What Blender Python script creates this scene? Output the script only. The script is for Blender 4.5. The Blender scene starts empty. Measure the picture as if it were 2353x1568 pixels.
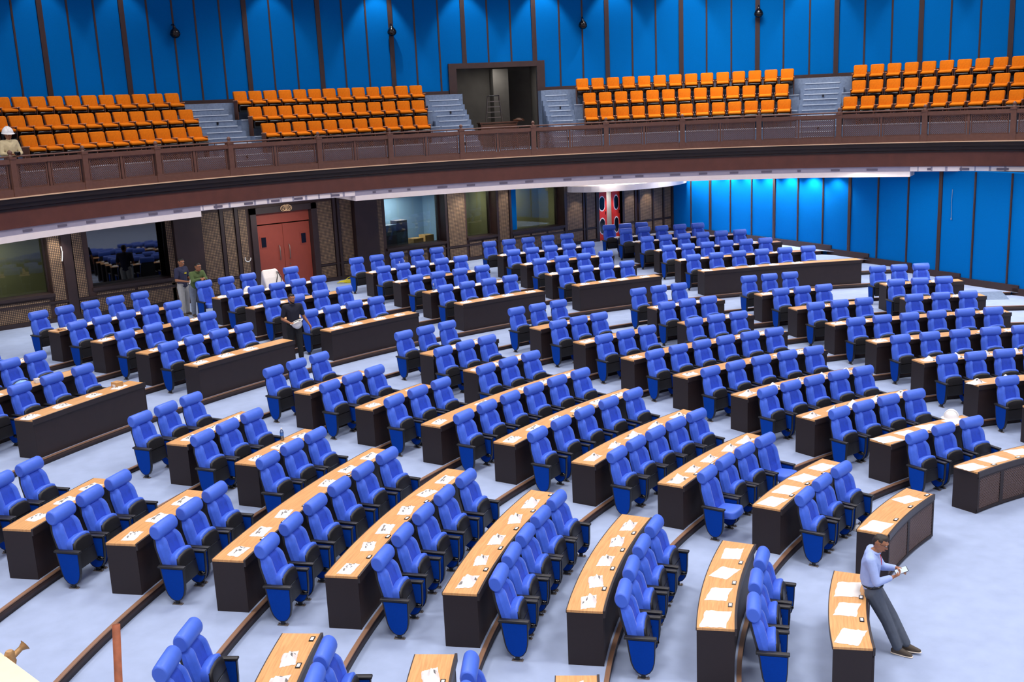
import bpy, bmesh, math, random
from math import sin, cos, pi, radians as R
from mathutils import Vector, Matrix
random.seed(7)
S = 1.6                                   # metres per plan unit
scn = bpy.context.scene
COL = scn.collection

# ------------------------------------------------------------------ materials
def lin(h):
    h = h.lstrip('#'); o = []
    for i in (0, 2, 4):
        c = int(h[i:i+2], 16)/255
        o.append(c/12.92 if c <= .04045 else ((c+.055)/1.055)**2.4)
    return (*o, 1)

def mat(name, col, rough=.6, metal=0., noise=0., nscale=40., bump=0., spec=.5, sheen=0., emis=None, coat=0.):
    m = bpy.data.materials.new(name); m.use_nodes = True
    nt = m.node_tree; b = nt.nodes['Principled BSDF']
    b.inputs['Base Color'].default_value = lin(col)
    b.inputs['Roughness'].default_value = rough; b.inputs['Metallic'].default_value = metal
    b.inputs['Specular IOR Level'].default_value = spec
    if sheen: b.inputs['Sheen Weight'].default_value = sheen; b.inputs['Sheen Roughness'].default_value = .4
    if coat: b.inputs['Coat Weight'].default_value = coat
    if emis: b.inputs['Emission Color'].default_value = lin(emis[0]); b.inputs['Emission Strength'].default_value = emis[1]
    if noise or bump:
        tc = nt.nodes.new('ShaderNodeTexCoord'); n = nt.nodes.new('ShaderNodeTexNoise')
        n.inputs['Scale'].default_value = nscale; n.inputs['Detail'].default_value = 5
        nt.links.new(tc.outputs['Object'], n.inputs['Vector'])
        if noise:
            mx = nt.nodes.new('ShaderNodeMix'); mx.data_type = 'RGBA'; mx.blend_type = 'MULTIPLY'
            mr = nt.nodes.new('ShaderNodeMapRange'); mr.inputs['To Min'].default_value = 1-noise; mr.inputs['To Max'].default_value = 1+noise
            mr.inputs['From Min'].default_value = .25; mr.inputs['From Max'].default_value = .75
            nt.links.new(n.outputs['Fac'], mr.inputs['Value'])
            mx.inputs['Factor'].default_value = 1
            mx.inputs['A'].default_value = lin(col); nt.links.new(mr.outputs['Result'], mx.inputs['B'])
            nt.links.new(mx.outputs['Result'], b.inputs['Base Color'])
        if bump:
            bp = nt.nodes.new('ShaderNodeBump'); bp.inputs['Strength'].default_value = bump; bp.inputs['Distance'].default_value = .01
            nt.links.new(n.outputs['Fac'], bp.inputs['Height']); nt.links.new(bp.outputs['Normal'], b.inputs['Normal'])
    return m

def wood_mat(name, c1, c2, rough=.45, us=1.6, vs=26.):
    m = bpy.data.materials.new(name); m.use_nodes = True
    nt = m.node_tree; b = nt.nodes['Principled BSDF']; b.inputs['Roughness'].default_value = rough
    uv = nt.nodes.new('ShaderNodeUVMap'); mp = nt.nodes.new('ShaderNodeMapping'); mp.inputs['Scale'].default_value = (us, vs, 1)
    n = nt.nodes.new('ShaderNodeTexNoise'); n.inputs['Scale'].default_value = 1.6; n.inputs['Detail'].default_value = 6; n.inputs['Distortion'].default_value = .6
    r = nt.nodes.new('ShaderNodeValToRGB'); r.color_ramp.elements[0].position = .32; r.color_ramp.elements[1].position = .68
    r.color_ramp.elements[0].color = lin(c1); r.color_ramp.elements[1].color = lin(c2)
    nt.links.new(uv.outputs[0], mp.inputs[0]); nt.links.new(mp.outputs[0], n.inputs['Vector'])
    nt.links.new(n.outputs['Fac'], r.inputs['Fac']); nt.links.new(r.outputs['Color'], b.inputs['Base Color'])
    return m

def perf_mat(name, dark, light, p=.05, fill=.30):
    """woven cane board: light square cells in a dark grid, laid out along the wall (object x, z)"""
    m = bpy.data.materials.new(name); m.use_nodes = True
    nt = m.node_tree; b = nt.nodes['Principled BSDF']; b.inputs['Roughness'].default_value = .6
    tc = nt.nodes.new('ShaderNodeTexCoord'); sp = nt.nodes.new('ShaderNodeSeparateXYZ')
    nt.links.new(tc.outputs['Object'], sp.inputs[0])
    def M(op, a, bv=None, c=None):
        n = nt.nodes.new('ShaderNodeMath'); n.operation = op
        for i, v in enumerate((a, bv, c)):
            if v is None: continue
            if isinstance(v, (int, float)): n.inputs[i].default_value = v
            else: nt.links.new(v, n.inputs[i])
        return n.outputs[0]
    def cell(o):
        return M('LESS_THAN', M('ABSOLUTE', M('SUBTRACT', M('FRACT', M('DIVIDE', o, p)), .5)), fill)
    f = M('MULTIPLY', cell(sp.outputs[0]), cell(sp.outputs[2]))
    n = nt.nodes.new('ShaderNodeTexNoise'); n.inputs['Scale'].default_value = 3.; n.inputs['Detail'].default_value = 6
    nt.links.new(tc.outputs['Object'], n.inputs['Vector'])
    f = M('MULTIPLY', f, M('MULTIPLY_ADD', n.outputs['Fac'], 1.1, .45))
    mx = nt.nodes.new('ShaderNodeMix'); mx.data_type = 'RGBA'
    mx.inputs['A'].default_value = lin(dark); mx.inputs['B'].default_value = lin(light)
    nt.links.new(f, mx.inputs['Factor']); nt.links.new(mx.outputs['Result'], b.inputs['Base Color'])
    return m

def glass_mat(name, tint='#9aa3a0', refl=.12):
    m = bpy.data.materials.new(name); m.use_nodes = True
    nt = m.node_tree; nt.nodes.remove(nt.nodes['Principled BSDF']); out = nt.nodes['Material Output']
    t = nt.nodes.new('ShaderNodeBsdfTransparent'); t.inputs[0].default_value = lin(tint)
    g = nt.nodes.new('ShaderNodeBsdfGlossy'); g.inputs['Roughness'].default_value = .02
    fr = nt.nodes.new('ShaderNodeFresnel'); fr.inputs[0].default_value = 1.5
    ad = nt.nodes.new('ShaderNodeMath'); ad.operation = 'ADD'; ad.inputs[1].default_value = refl
    mx = nt.nodes.new('ShaderNodeMixShader')
    nt.links.new(fr.outputs[0], ad.inputs[0]); nt.links.new(ad.outputs[0], mx.inputs[0])
    nt.links.new(t.outputs[0], mx.inputs[1]); nt.links.new(g.outputs[0], mx.inputs[2]); nt.links.new(mx.outputs[0], out.inputs[0])
    return m

M = {}
M['leather'] = mat('blue_leather', '#4a70dd', .42, noise=.05, nscale=9, spec=.4)
M['velvet'] = mat('blue_velvet', '#3c66d8', .7, noise=.10, nscale=14, bump=.15, sheen=.25)
M['velvet2'] = mat('blue_velvet_centre', '#1c45bd', .75, noise=.14, nscale=12, bump=.2, sheen=.1)
M['sidecloth'] = mat('blue_side_cloth', '#003d9e', .8, noise=.08, nscale=60, spec=.12)
M['plastic'] = mat('black_plastic', '#1c1b1e', .42, noise=.1, nscale=30)
M['gloss'] = mat('gloss_black', '#08080a', .15)
M['steel'] = mat('dull_steel', '#8a8078', .45, .8)
M['oak'] = wood_mat('oak_top', '#c68c50', '#dba568', .45)
M['desk'] = mat('dark_laminate', '#211413', .6, noise=.12, nscale=25)
M['deskfront'] = mat('dark_laminate_front', '#241614', .5, noise=.15, nscale=8)
M['lattice'] = mat('desk_lattice', '#57443f', .45, noise=.1)
M['lip'] = mat('dark_lip', '#2a201f', .4)
M['riser'] = mat('brown_riser', '#2f1f1e', .55, noise=.18, nscale=6)
M['nosing'] = mat('step_nosing', '#8c6850', .5)
M['carpet'] = mat('blue_carpet', '#9fadca', .95, noise=.07, nscale=3.5, bump=.1, spec=.1)
M['gcarpet'] = mat('grey_carpet', '#76859c', .95, noise=.16, nscale=14, bump=.2, spec=.1)
M['gnose'] = mat('grey_carpet_edge', '#b9c4d2', .8, noise=.06)
M['bluewall'] = mat('blue_fabric_wall', '#0063ac', .9, noise=.07, nscale=45, bump=.08, spec=.04)
M['strip'] = mat('dark_wall_strip', '#35211f', .5, noise=.12, nscale=8)
M['brown'] = mat('dark_brown_wood', '#38231f', .5, noise=.2, nscale=5)
M['brown2'] = mat('deep_brown_wood', '#2b1c1c', .5, noise=.2, nscale=5)
M['column'] = mat('column_brown', '#2c1c1b', .45, noise=.35, nscale=1.8)
M['rail'] = mat('rail_brown', '#684639', .45, noise=.15, nscale=12)
M['fascia'] = mat('fascia_brown', '#61372c', .5, noise=.16, nscale=4)
M['fasciadark'] = mat('fascia_dark', '#1a1012', .5, noise=.1, nscale=4)
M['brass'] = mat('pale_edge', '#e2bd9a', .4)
M['cream'] = mat('white_plaster', '#fbf1ee', .8, noise=.03, nscale=5)
M['greyband'] = mat('lavender_grey_plaster', '#a8a3b4', .8, noise=.05, nscale=6)
M['slot'] = mat('slot_grey', '#6a6475', .7)
M['perf'] = perf_mat('woven_panel', '#2a1c17', '#9c7f61')
M['orange'] = mat('orange_cloth', '#c96a06', .85, noise=.12, nscale=22, spec=.15)
M['seatwood'] = mat('seat_wood', '#5a3420', .5, noise=.1)
M['armtan'] = mat('arm_tan', '#b9886a', .5)
M['doorred'] = mat('terracotta_door', '#8c3c2c', .5, noise=.06, nscale=6)
M['red'] = mat('bright_red_paint', '#e0301f', .35)
M['bag'] = mat('white_plastic_bag', '#efe9e4', .35, noise=.06, nscale=25, bump=.5)
M['sheet'] = mat('white_sheet', '#ece5de', .5, noise=.03, nscale=20, bump=.4)
M['ink'] = mat('grey_print', '#77736f', .6)
M['white'] = mat('white_plastic', '#f2f1ee', .35)
M['helmet'] = mat('white_helmet', '#f0efec', .3)
M['card'] = mat('cardboard', '#c9985c', .7, noise=.08)
M['rust'] = mat('rusty_steel', '#8a4a2c', .7, noise=.35, nscale=14, bump=.3)
M['brasscoupler'] = mat('coupler_cast', '#b08a5c', .5, .4, noise=.3, nscale=25, bump=.4)
M['ply'] = mat('plywood_plank', '#ecd6b2', .7, noise=.08, nscale=6)
M['glass'] = glass_mat('window_glass', '#c9cfc8', .0)
M['glassdark'] = glass_mat('dark_window_glass', '#5a6266', .10)
M['water'] = glass_mat('clear_bottle', '#dfe6ee', .08)
M['roomolive'] = mat('olive_room_wall', '#8d8a6c', .9)
M['roomblue'] = mat('pale_blue_room_wall', '#93acc8', .9)
M['roomdark'] = mat('dark_room_wall', '#1a1d20', .9)
M['roomgrey'] = mat('grey_room_wall', '#6a645c', .9, noise=.1, nscale=3)
M['skin'] = mat('brown_skin', '#a06a48', .5)
M['hair'] = mat('black_hair', '#120e0d', .5, noise=.3, nscale=90)
M['hair2'] = mat('greying_hair', '#2a211c', .6, noise=.4, nscale=90)
M['shirtblue'] = mat('light_blue_shirt', '#9fb3e4', .8, noise=.06, nscale=18)
M['trousers'] = mat('grey_trousers', '#4d5563', .85, noise=.10, nscale=16)
M['navy'] = mat('navy_tshirt', '#2a2c48', .85, noise=.08, nscale=16)
M['blackpolo'] = mat('black_polo', '#15172a', .85, noise=.1, nscale=16)
M['blackpants'] = mat('black_trousers', '#17171a', .85)
M['palegrey'] = mat('pale_grey_trousers', '#a9a8a6', .85, noise=.1, nscale=14)
M['green'] = mat('olive_green_shirt', '#55683a', .85, noise=.1, nscale=16)
M['jeans'] = mat('grey_jeans', '#7d8593', .85, noise=.15, nscale=14)
M['khaki'] = mat('beige_shirt', '#c8b890', .85, noise=.1, nscale=16)
M['shoe'] = mat('brown_shoe', '#4a4036', .7)
M['sole'] = mat('pale_sole', '#e8dccb', .6)
M['yellow'] = mat('yellow_cable', '#e6d51e', .4)
M['tan_rope'] = mat('tan_cable', '#d9b48a', .6)
M['bluebag'] = mat('pale_blue_bag', '#8fc0ee', .35, bump=.5, nscale=20)
M['pink'] = mat('red_white_packet', '#d2837a', .5, noise=.5, nscale=25)
M['eye'] = mat('eye_white', '#e8e4de', .3)
M['lips'] = mat('lip_tone', '#7a4236', .5)
M['label'] = mat('bottle_label', '#3f78c8', .5)
M['screen'] = mat('phone_glass', '#cfe0f2', .15)

# ------------------------------------------------------------------ mesh helpers
class MB:
    def __init__(s): s.v = []; s.f = []; s.m = []; s.uv = {}; s.sm = []
    def add(s, vs, fs, mi=0, smooth=False, uv=None):
        o = len(s.v); s.v += [tuple(v) for v in vs]
        for k, f in enumerate(fs):
            s.f.append([i+o for i in f]); s.m.append(mi); s.sm.append(smooth)
            if uv: s.uv[len(s.f)-1] = [uv[i] for i in f]
    def box(s, c, d, mi=0, rot=None):
        x, y, z = d[0]/2, d[1]/2, d[2]/2
        vs = [Vector((a*x, b*y, e*z)) for a in (-1, 1) for b in (-1, 1) for e in (-1, 1)]
        if rot: vs = [rot @ v for v in vs]
        s.add([v+Vector(c) for v in vs], [(0, 1, 3, 2), (4, 6, 7, 5), (0, 4, 5, 1), (2, 3, 7, 6), (0, 2, 6, 4), (1, 5, 7, 3)], mi)
    def bm(s, bm, mi=0, smooth=True):
        bm.verts.index_update()
        s.add([v.co.copy() for v in bm.verts], [[v.index for v in f.verts] for f in bm.faces], mi, smooth); bm.free()
    def rbox(s, c, d, r=.02, mi=0, rot=None, seg=3):
        b = bmesh.new(); bmesh.ops.create_cube(b, size=1)
        bmesh.ops.scale(b, vec=d, verts=b.verts)
        bmesh.ops.bevel(b, geom=b.edges[:], offset=min(r, min(d)*.49), segments=seg, profile=.5, affect='EDGES')
        if rot: bmesh.ops.transform(b, matrix=rot.to_4x4(), verts=b.verts)
        bmesh.ops.translate(b, vec=c, verts=b.verts); s.bm(b, mi)
    def prism(s, pts, o, ax, ay, n, t, mi=0, smooth=False):
        """polygon pts (a,b) in plane (o; ax, ay), thickness t along n (centred)"""
        o, ax, ay, n = map(Vector, (o, ax, ay, n)); k = len(pts)
        vs = [o+ax*a+ay*b+n*(t/2) for a, b in pts]+[o+ax*a+ay*b-n*(t/2) for a, b in pts]
        s.add(vs, [list(range(k)), list(range(2*k-1, k-1, -1))], mi)
        s.add(vs, [(i, i+k, (i+1) % k+k, (i+1) % k) for i in range(k)], mi, smooth)
    def tube(s, path, r, n=8, mi=0, closed=False, caps=True, smooth=True):
        P = [Vector(p) for p in path]; k = len(P); rs = r if isinstance(r, (list, tuple)) else [r]*k
        vs = []; up = None
        for i, p in enumerate(P):
            t = (P[(i+1) % k]-P[i-1]) if closed else (P[min(i+1, k-1)]-P[max(i-1, 0)])
            t.normalize()
            if up is None: up = t.orthogonal().normalized()
            a = (up-t*up.dot(t)).normalized(); up = a; b = t.cross(a)
            vs += [p+(a*cos(2*pi*j/n)+b*sin(2*pi*j/n))*rs[i] for j in range(n)]
        fs = [(i*n+j, i*n+(j+1) % n, ((i+1) % k)*n+(j+1) % n, ((i+1) % k)*n+j) for i in range(k if closed else k-1) for j in range(n)]
        s.add(vs, fs, mi, smooth)
        if caps and not closed:
            s.add(vs, [list(range(n-1, -1, -1)), list(range((k-1)*n, k*n))], mi)
    def lathe(s, prof, o=(0, 0, 0), n=16, mi=0, rot=None, smooth=True):
        o = Vector(o); vs = []
        for r_, z in prof:
            for j in range(n):
                v = Vector((r_*cos(2*pi*j/n), r_*sin(2*pi*j/n), z))
                if rot: v = rot @ v
                vs.append(o+v)
        fs = [(i*n+j, i*n+(j+1) % n, (i+1)*n+(j+1) % n, (i+1)*n+j) for i in range(len(prof)-1) for j in range(n)]
        s.add(vs, fs, mi, smooth)
        s.add(vs, [list(range(n-1, -1, -1)), list(range((len(prof)-1)*n, len(prof)*n))], mi)
    def hull(s, balls, mi=0, sub=2):
        """convex hull of balls: (centre, radius or (rx,ry,rz))"""
        b = bmesh.new()
        for c, r in balls:
            rr = r if isinstance(r, (tuple, list)) else (r, r, r)
            bmesh.ops.create_icosphere(b, subdivisions=sub, radius=1, matrix=Matrix.Translation(c) @ Matrix.Diagonal((*rr, 1)))
        h = bmesh.ops.convex_hull(b, input=b.verts[:])
        bmesh.ops.delete(b, geom=[g for g in set(h['geom_interior'])|set(h['geom_unused']) if isinstance(g, bmesh.types.BMVert)], context='VERTS')
        bmesh.ops.recalc_face_normals(b, faces=b.faces); s.bm(b, mi)
    def sector(s, r0, r1, z0, z1, a0, a1, c=(0, 0), mi=0, n=None, smooth=False):
        """curved box: radii, heights in plan units, angles in degrees"""
        if a0 < a1: a0, a1 = a1, a0
        n = n or max(2, int((a0-a1)/1.0)+1)
        vs = []; uvs = []
        for i in range(n+1):
            t = R(a0+(a1-a0)*i/n); al = (a0-a1)*pi/180*i/n*r1*S
            for r in (r0, r1):
                for z in (z0, z1):
                    vs.append(((c[0]+r*cos(t))*S, (c[1]+r*sin(t))*S, z*S)); uvs.append((al, r*S))
        fs = []
        for i in range(n):
            a = i*4; b = a+4
            fs += [(a+1, a+3, b+3, b+1), (a, b, b+2, a+2), (a, a+1, b+1, b), (a+2, b+2, b+3, a+3)]
        fs += [(0, 2, 3, 1), (n*4, n*4+1, n*4+3, n*4+2)]
        s.add(vs, fs, mi, smooth, uvs)
    def build(s, name, mats, parent=None, loc=None, uv=False):
        me = bpy.data.meshes.new(name); me.from_pydata(s.v, [], s.f)
        if not isinstance(mats, (list, tuple)): mats = [mats]
        for m in mats: me.materials.append(M[m] if isinstance(m, str) else m)
        me.polygons.foreach_set('material_index', s.m); me.polygons.foreach_set('use_smooth', s.sm)
        if s.uv:
            l = me.uv_layers.new(name='UVMap').data
            for fi, u in s.uv.items():
                p = me.polygons[fi]
                for k, li in enumerate(p.loop_indices): l[li].uv = u[k]
        me.update()
        o = bpy.data.objects.new(name, me); COL.objects.link(o)
        if parent: o.parent = parent
        if loc: o.location = loc
        return o

def tag(o, label, cat, group=None, kind=None):
    if label: o['label'] = label
    if cat: o['category'] = cat
    if group: o['group'] = group
    if kind: o['kind'] = kind
    return o
def empty(name, loc=(0, 0, 0), rz=0.):
    o = bpy.data.objects.new(name, None); COL.objects.link(o); o.location = loc; o.rotation_euler = (0, 0, rz); o.empty_display_size = .1
    return o
def struct(mb, name, m, label, cat):
    o = mb.build(name, m); tag(o, label, cat, kind='structure'); return o
KIDS = {}
def copy_tree(o, parent=None):
    c = o.copy(); COL.objects.link(c); c.parent = parent
    for ch in KIDS.get(o.name, ()): copy_tree(ch, c)
    return c
def index_kids(o):
    KIDS[o.name] = list(o.children)
    for c in o.children: index_kids(c)
def P(th, r, z, c=(0, 0)): return Vector(((c[0]+r*cos(R(th)))*S, (c[1]+r*sin(R(th)))*S, z*S))
ORD = 'zero first second third fourth fifth sixth seventh eighth ninth tenth eleventh twelfth thirteenth fourteenth fifteenth'.split()

# ------------------------------------------------------------------ plan data (units of 1.6 m, degrees around the well)
R1, DZ, DEPTH, DH = 5.523, .0867, .29, .4694
RO, ZO, DRO, DZO = 14.665, .7407, 1.0116, .0803
def row_rz(r):
    if isinstance(r, int): return R1+(r-1), (r-1)*DZ
    k = int(r[1])-1
    return (RO+k*DRO, ZO+k*DZO) if k < 4 else (18.62, ZO+3*DZO)
FLOOR_TOP = ZO+3*DZO
BACK_Y = 20.25
BW0, BW1 = Vector((10.9, 20.25)), Vector((9.25, 9.6))          # blue wall line
bwd = (BW1-BW0).normalized()
GC, GR = (-1.184, 7.728), 11.188                              # gallery centre and rail radius

# ------------------------------------------------------------------ room shell
def rlim(th):
    t = R(th); d = Vector((cos(t), sin(t))); r = 60.
    if d.y > 1e-6: r = min(r, (BACK_Y+.02)/d.y)
    if d.y < -1e-6: r = min(r, -7./d.y)
    if d.x < -1e-6: r = min(r, -14./d.x)
    nrm = Vector((bwd.y, -bwd.x))                       # towards the hall is negative or positive
    den = d.dot(nrm); q = BW0.dot(nrm)
    if abs(den) > 1e-6 and q/den > 0: r = min(r, q/den+.02)
    return r
TIERS = [(0., 0.)]+[(R1+k-.03, k*DZ) for k in range(1, 8)]+[(13.52, .665), (RO-.03, ZO)]+[(RO+k*DRO-.03, ZO+k*DZO) for k in (1, 2, 3)]
A0, A1, ASTEP = 205, -12, 1
fl = MB()
for i, (r0, z) in enumerate(TIERS):
    r1 = TIERS[i+1][0]+.01 if i+1 < len(TIERS) else 40.
    if i == 0:
        n = 120; fl.add([(0, 0, 0)]+[(r1*cos(2*pi*j/n)*S, r1*sin(2*pi*j/n)*S, 0) for j in range(n)], [(0, j+1, (j+1) % n+1) for j in range(n)]); continue
    for a in range(A1, A0, ASTEP):
        q = []
        for t, rr in ((a, r0), (a, r1), (a+ASTEP, r1), (a+ASTEP, r0)):
            rr = min(rr, rlim(t)); q.append((rr*cos(R(t))*S, rr*sin(R(t))*S, z*S))
        if (Vector(q[0])-Vector(q[1])).length < 1e-4 and (Vector(q[2])-Vector(q[3])).length < 1e-4: continue
        fl.add(q, [(0, 1, 2, 3)])
fl.add([(-14*S, -7*S, -.02), (14*S, -7*S, -.02), (14*S, 20.3*S, -.02), (-14*S, 20.3*S, -.02)], [(0, 1, 2, 3)])
struct(fl, 'floor', 'carpet', 'pale blue carpeted floor rising in curved tiers', 'floor')
for i in range(1, len(TIERS)):
    r0, z = TIERS[i]; zb = TIERS[i-1][1]; rs = MB()
    runs = []; cur = None
    for a in range(A1, A0+1):
        if r0 < rlim(a)-.05:
            cur = [a, a] if cur is None else [cur[0], a]
        elif cur: runs.append(cur); cur = None
    if cur: runs.append(cur)
    for a, b in runs:
        if b-a < 1: continue
        rs.sector(r0-.012, r0+.005, zb, z-.008, b, a, smooth=True); rs.sector(r0-.018, r0+.02, z-.008, z+.002, b, a, mi=1)
    if rs.v: struct(rs, 'trim_%d' % i, ['riser', 'nosing'], 'brown curved step edge number %s out from the open floor' % ORD[i], 'step')

Yb = BACK_Y*S
def bx(mb, x0, x1, z0, z1, y0=0., y1=.33, mi=0):
    mb.box(((x0+x1)/2*S, (BACK_Y+(y0+y1)/2)*S, (z0+z1)/2*S), ((x1-x0)*S, (y1-y0)*S, (z1-z0)*S), mi)
SILL, HEAD = 1.50, 2.62
WINS = [(-8.0, -5.215), (-4.50, -2.90), (1.87, 3.44), (4.06, 4.91), (5.36, 7.02)]
wb = MB()
solids = []; x = -14.
for a, b in WINS: solids.append((x, a)); x = b
solids.append((x, 10.95))
for a, b in solids:
    if a < -1.29 < b:                                   # the double doorway
        bx(wb, a, -1.20, FLOOR_TOP-.1, 3.2); bx(wb, 0.09, b, FLOOR_TOP-.1, 3.2); bx(wb, -1.20, .09, 2.585, 3.2)
    elif a < 8.2 < b:                                   # the red doorway
        bx(wb, a, 8.18, FLOOR_TOP-.1, 3.2); bx(wb, 8.99, b, FLOOR_TOP-.1, 3.2); bx(wb, 8.18, 8.99, 2.24, 3.2)
    else: bx(wb, a, b, FLOOR_TOP-.1, 3.2)
for a, b in WINS:
    bx(wb, a, b, FLOOR_TOP-.1, SILL); bx(wb, a, b, HEAD, 3.2)
struct(wb, 'wall_back', 'brown', 'dark brown panelled wall under the gallery with windows and doors', 'wall')

# posts and rails of dark wood, woven boards between them
tr = MB()
for x0, x1, z0, z1 in [(-4.97, -4.80, FLOOR_TOP, 2.75), (-1.93, -1.86, FLOOR_TOP, 2.75), (-1.62, -1.55, FLOOR_TOP, 2.75), (.58, .64, FLOOR_TOP, 2.75), (.68, .74, FLOOR_TOP, 2.75),
                       (7.64, 7.69, FLOOR_TOP, 2.3), (7.72, 7.77, FLOOR_TOP, 2.3), (9.45, 9.50, FLOOR_TOP, 2.3), (9.58, 9.63, FLOOR_TOP, 2.3), (10.1, 10.15, FLOOR_TOP, 2.3), (10.5, 10.55, FLOOR_TOP, 2.3), (10.82, 10.92, FLOOR_TOP, 2.3),
                       (7.02, 7.10, FLOOR_TOP, 2.7), (4.91, 4.97, FLOOR_TOP, 2.7), (5.30, 5.36, FLOOR_TOP, 2.7), (3.44, 3.50, FLOOR_TOP, 2.7), (8.08, 8.18, FLOOR_TOP, 2.3), (8.99, 9.05, FLOOR_TOP, 2.3)]:
    bx(tr, x0, x1, z0, z1, -.045, 0)
for x0, x1 in ((-14, -1.29), (.18, 8.1), (9.05, 10.9)):
    bx(tr, x0, x1, 1.33, 1.37, -.03, 0)
for x0, x1 in ((-14, -1.29), (.18, 8.1), (9.05, 10.9)): bx(tr, x0, x1, FLOOR_TOP, FLOOR_TOP+.085, -.04, 0)
struct(tr, 'trim_20', 'brown2', 'dark wooden posts and rails across the panelled wall', 'wall trim')
cl = MB(); bx(cl, -2.90, -2.34, FLOOR_TOP, 2.8, -.12, 0); struct(cl, 'trim_21', 'column', 'dark scuffed column beside the wide dark window', 'column')
cl = MB(); bx(cl, 1.06, 1.62, FLOOR_TOP, 2.8, -.12, 0); struct(cl, 'trim_22', 'column', 'dark column between the terracotta door and the pale blue window', 'column')
PERF = [(-5.21, -4.99), (-4.79, -4.60), (-3.03, -2.905), (-2.33, -1.94), (-1.85, -1.63), (-1.54, -1.36), (.19, .575), (.75, 1.03), (1.64, 1.79), (3.52, 4.02), (4.98, 5.29), (7.11, 7.63), (7.78, 8.07), (9.06, 9.44), (9.64, 10.09), (10.16, 10.49), (10.56, 10.81)]
k = 30
for a, b in PERF:
    p = MB(); bx(p, a+.01, b-.01, 1.38, 2.7 if a < 7 else 2.3, -.022, 0); bx(p, a+.01, b-.01, FLOOR_TOP+.09, 1.32, -.022, 0)
    struct(p, 'trim_%d' % k, 'perf', 'woven cane wall board, %s from the left' % ('no. %d' % (k-29)), 'wall board'); k += 1
for a, b in ((-7.9, -6.7), (-6.6, -5.3), (-4.45, -3.75), (-3.68, -2.95), (1.93, 2.38), (2.45, 2.9), (2.97, 3.4), (4.1, 4.44), (4.5, 4.88), (5.4, 5.9), (5.97, 6.42), (6.49, 6.98)):
    p = MB(); bx(p, a, b, FLOOR_TOP+.09, 1.42, -.022, 0)
    struct(p, 'trim_%d' % k, 'perf', 'low woven cane board below a window, no. %d' % (k-46), 'wall board'); k += 1

def window(n, a, b, glassx, room, zt=HEAD, lab=''):
    f = MB()
    bx(f, a-.02, b+.02, SILL-.035, SILL+.02, -.06, .3)                      # sill
    bx(f, a, b, zt-.03, zt, .22, .33)
    bx(f, a, a+.03, SILL, zt, .22, .33); bx(f, b-.03, b, SILL, zt, .22, .33)
    o = f.build('window_%d' % n, 'brown2'); tag(o, lab, 'window', kind='structure')
    g = MB(); bx(g, a+.02, b-.02, SILL+.01, zt-.01, .27, .28); go = g.build('pane', 'glassdark' if n == 2 else 'glass', o)
    r = MB(); d = 1.3                                                      # the booth behind it
    bx(r, a-.25, b+.25, SILL-.6, zt+.1, d, d+.05); bx(r, a-.3, a-.25, SILL-.6, zt+.1, .34, d); bx(r, b+.25, b+.3, SILL-.6, zt+.1, .34, d)
    bx(r, a-.3, b+.3, zt+.1, zt+.15, .34, d); bx(r, a-.3, b+.3, SILL-.65, SILL-.6, .34, d)
    ro = r.build('wall_booth_%d' % n, room); tag(ro, 'plain room wall seen through '+lab[:40], 'wall', kind='structure')
window(1, WINS[0][0], WINS[0][1], None, 'roomolive', 2.55, 'window with olive glow at the left end of the panelled wall')
window(2, WINS[1][0], WINS[1][1], None, 'roomdark', HEAD, 'wide dark window reflecting the hall')
window(3, WINS[2][0], WINS[2][1], None, 'roomblue', HEAD, 'window onto a pale blue room with stacked boxes')
window(4, WINS[3][0], WINS[3][1], None, 'roomolive', HEAD, 'narrow olive window between two lit woven boards')
window(5, WINS[4][0], WINS[4][1], None, 'roomolive', HEAD, 'olive window beside the bright blue board')
p = MB(); bx(p, 5.37, 5.61, SILL+.05, 2.58, .10, .14); struct(p, 'trim_70', 'bluewall', 'bright blue upright board in the window opening', 'wall board')

# terracotta double door
def door_leaf(nm, par, x0, x1, hx, vx):
    d = MB(); bx(d, x0, x1, FLOOR_TOP+.01, 2.32, .08, .12); o = d.build(nm, 'doorred', par)
    v = MB(); bx(v, vx-.075, vx+.075, 1.85, 2.10, .07, .08); w = v.build('vision_panel', 'doorred', o)
    g = MB(); bx(g, vx-.05, vx+.05, 1.875, 2.075, .06, .07); g.build('pane', 'gloss', w)
    h = MB(); zz = [1.58, 1.60, 1.86, 1.88]; yy = [.07, .03, .03, .07]
    h.tube([(hx*S, (BACK_Y+y)*S, z*S) for y, z in zip(yy, zz)], .014, 8); h.build('handle', 'steel', o)
    return o
df = MB(); bx(df, -1.30, -1.175, FLOOR_TOP, 2.70, -.07, .2); bx(df, .06, .185, FLOOR_TOP, 2.70, -.07, .2); bx(df, -1.30, .185, 2.575, 2.70, -.07, .2)
d1 = df.build('door_1', 'brown2'); tag(d1, 'terracotta double door in a heavy dark frame', 'door', kind='structure')
t_ = MB(); bx(t_, -1.175, .06, 2.345, 2.575, .07, .11); t_.build('transom', 'doorred', d1)
door_leaf('door_leaf', d1, -1.17, -.56, -.67, -1.0); door_leaf('door_leaf', d1, -.553, .055, -.45, -.10)
lk = MB(); lk.lathe([(.02, 0), (.02, .02)], (-.45*S, (BACK_Y+.07)*S, 1.47*S), 10, rot=Matrix.Rotation(R(90), 3, 'X')); lk.build('lock', 'steel', d1)
bk = MB(); bx(bk, -1.4, .3, .8, 2.7, .34, .38); struct(bk, 'wall_lobby', 'roomdark', 'dark lobby behind the terracotta door', 'wall')

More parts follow.
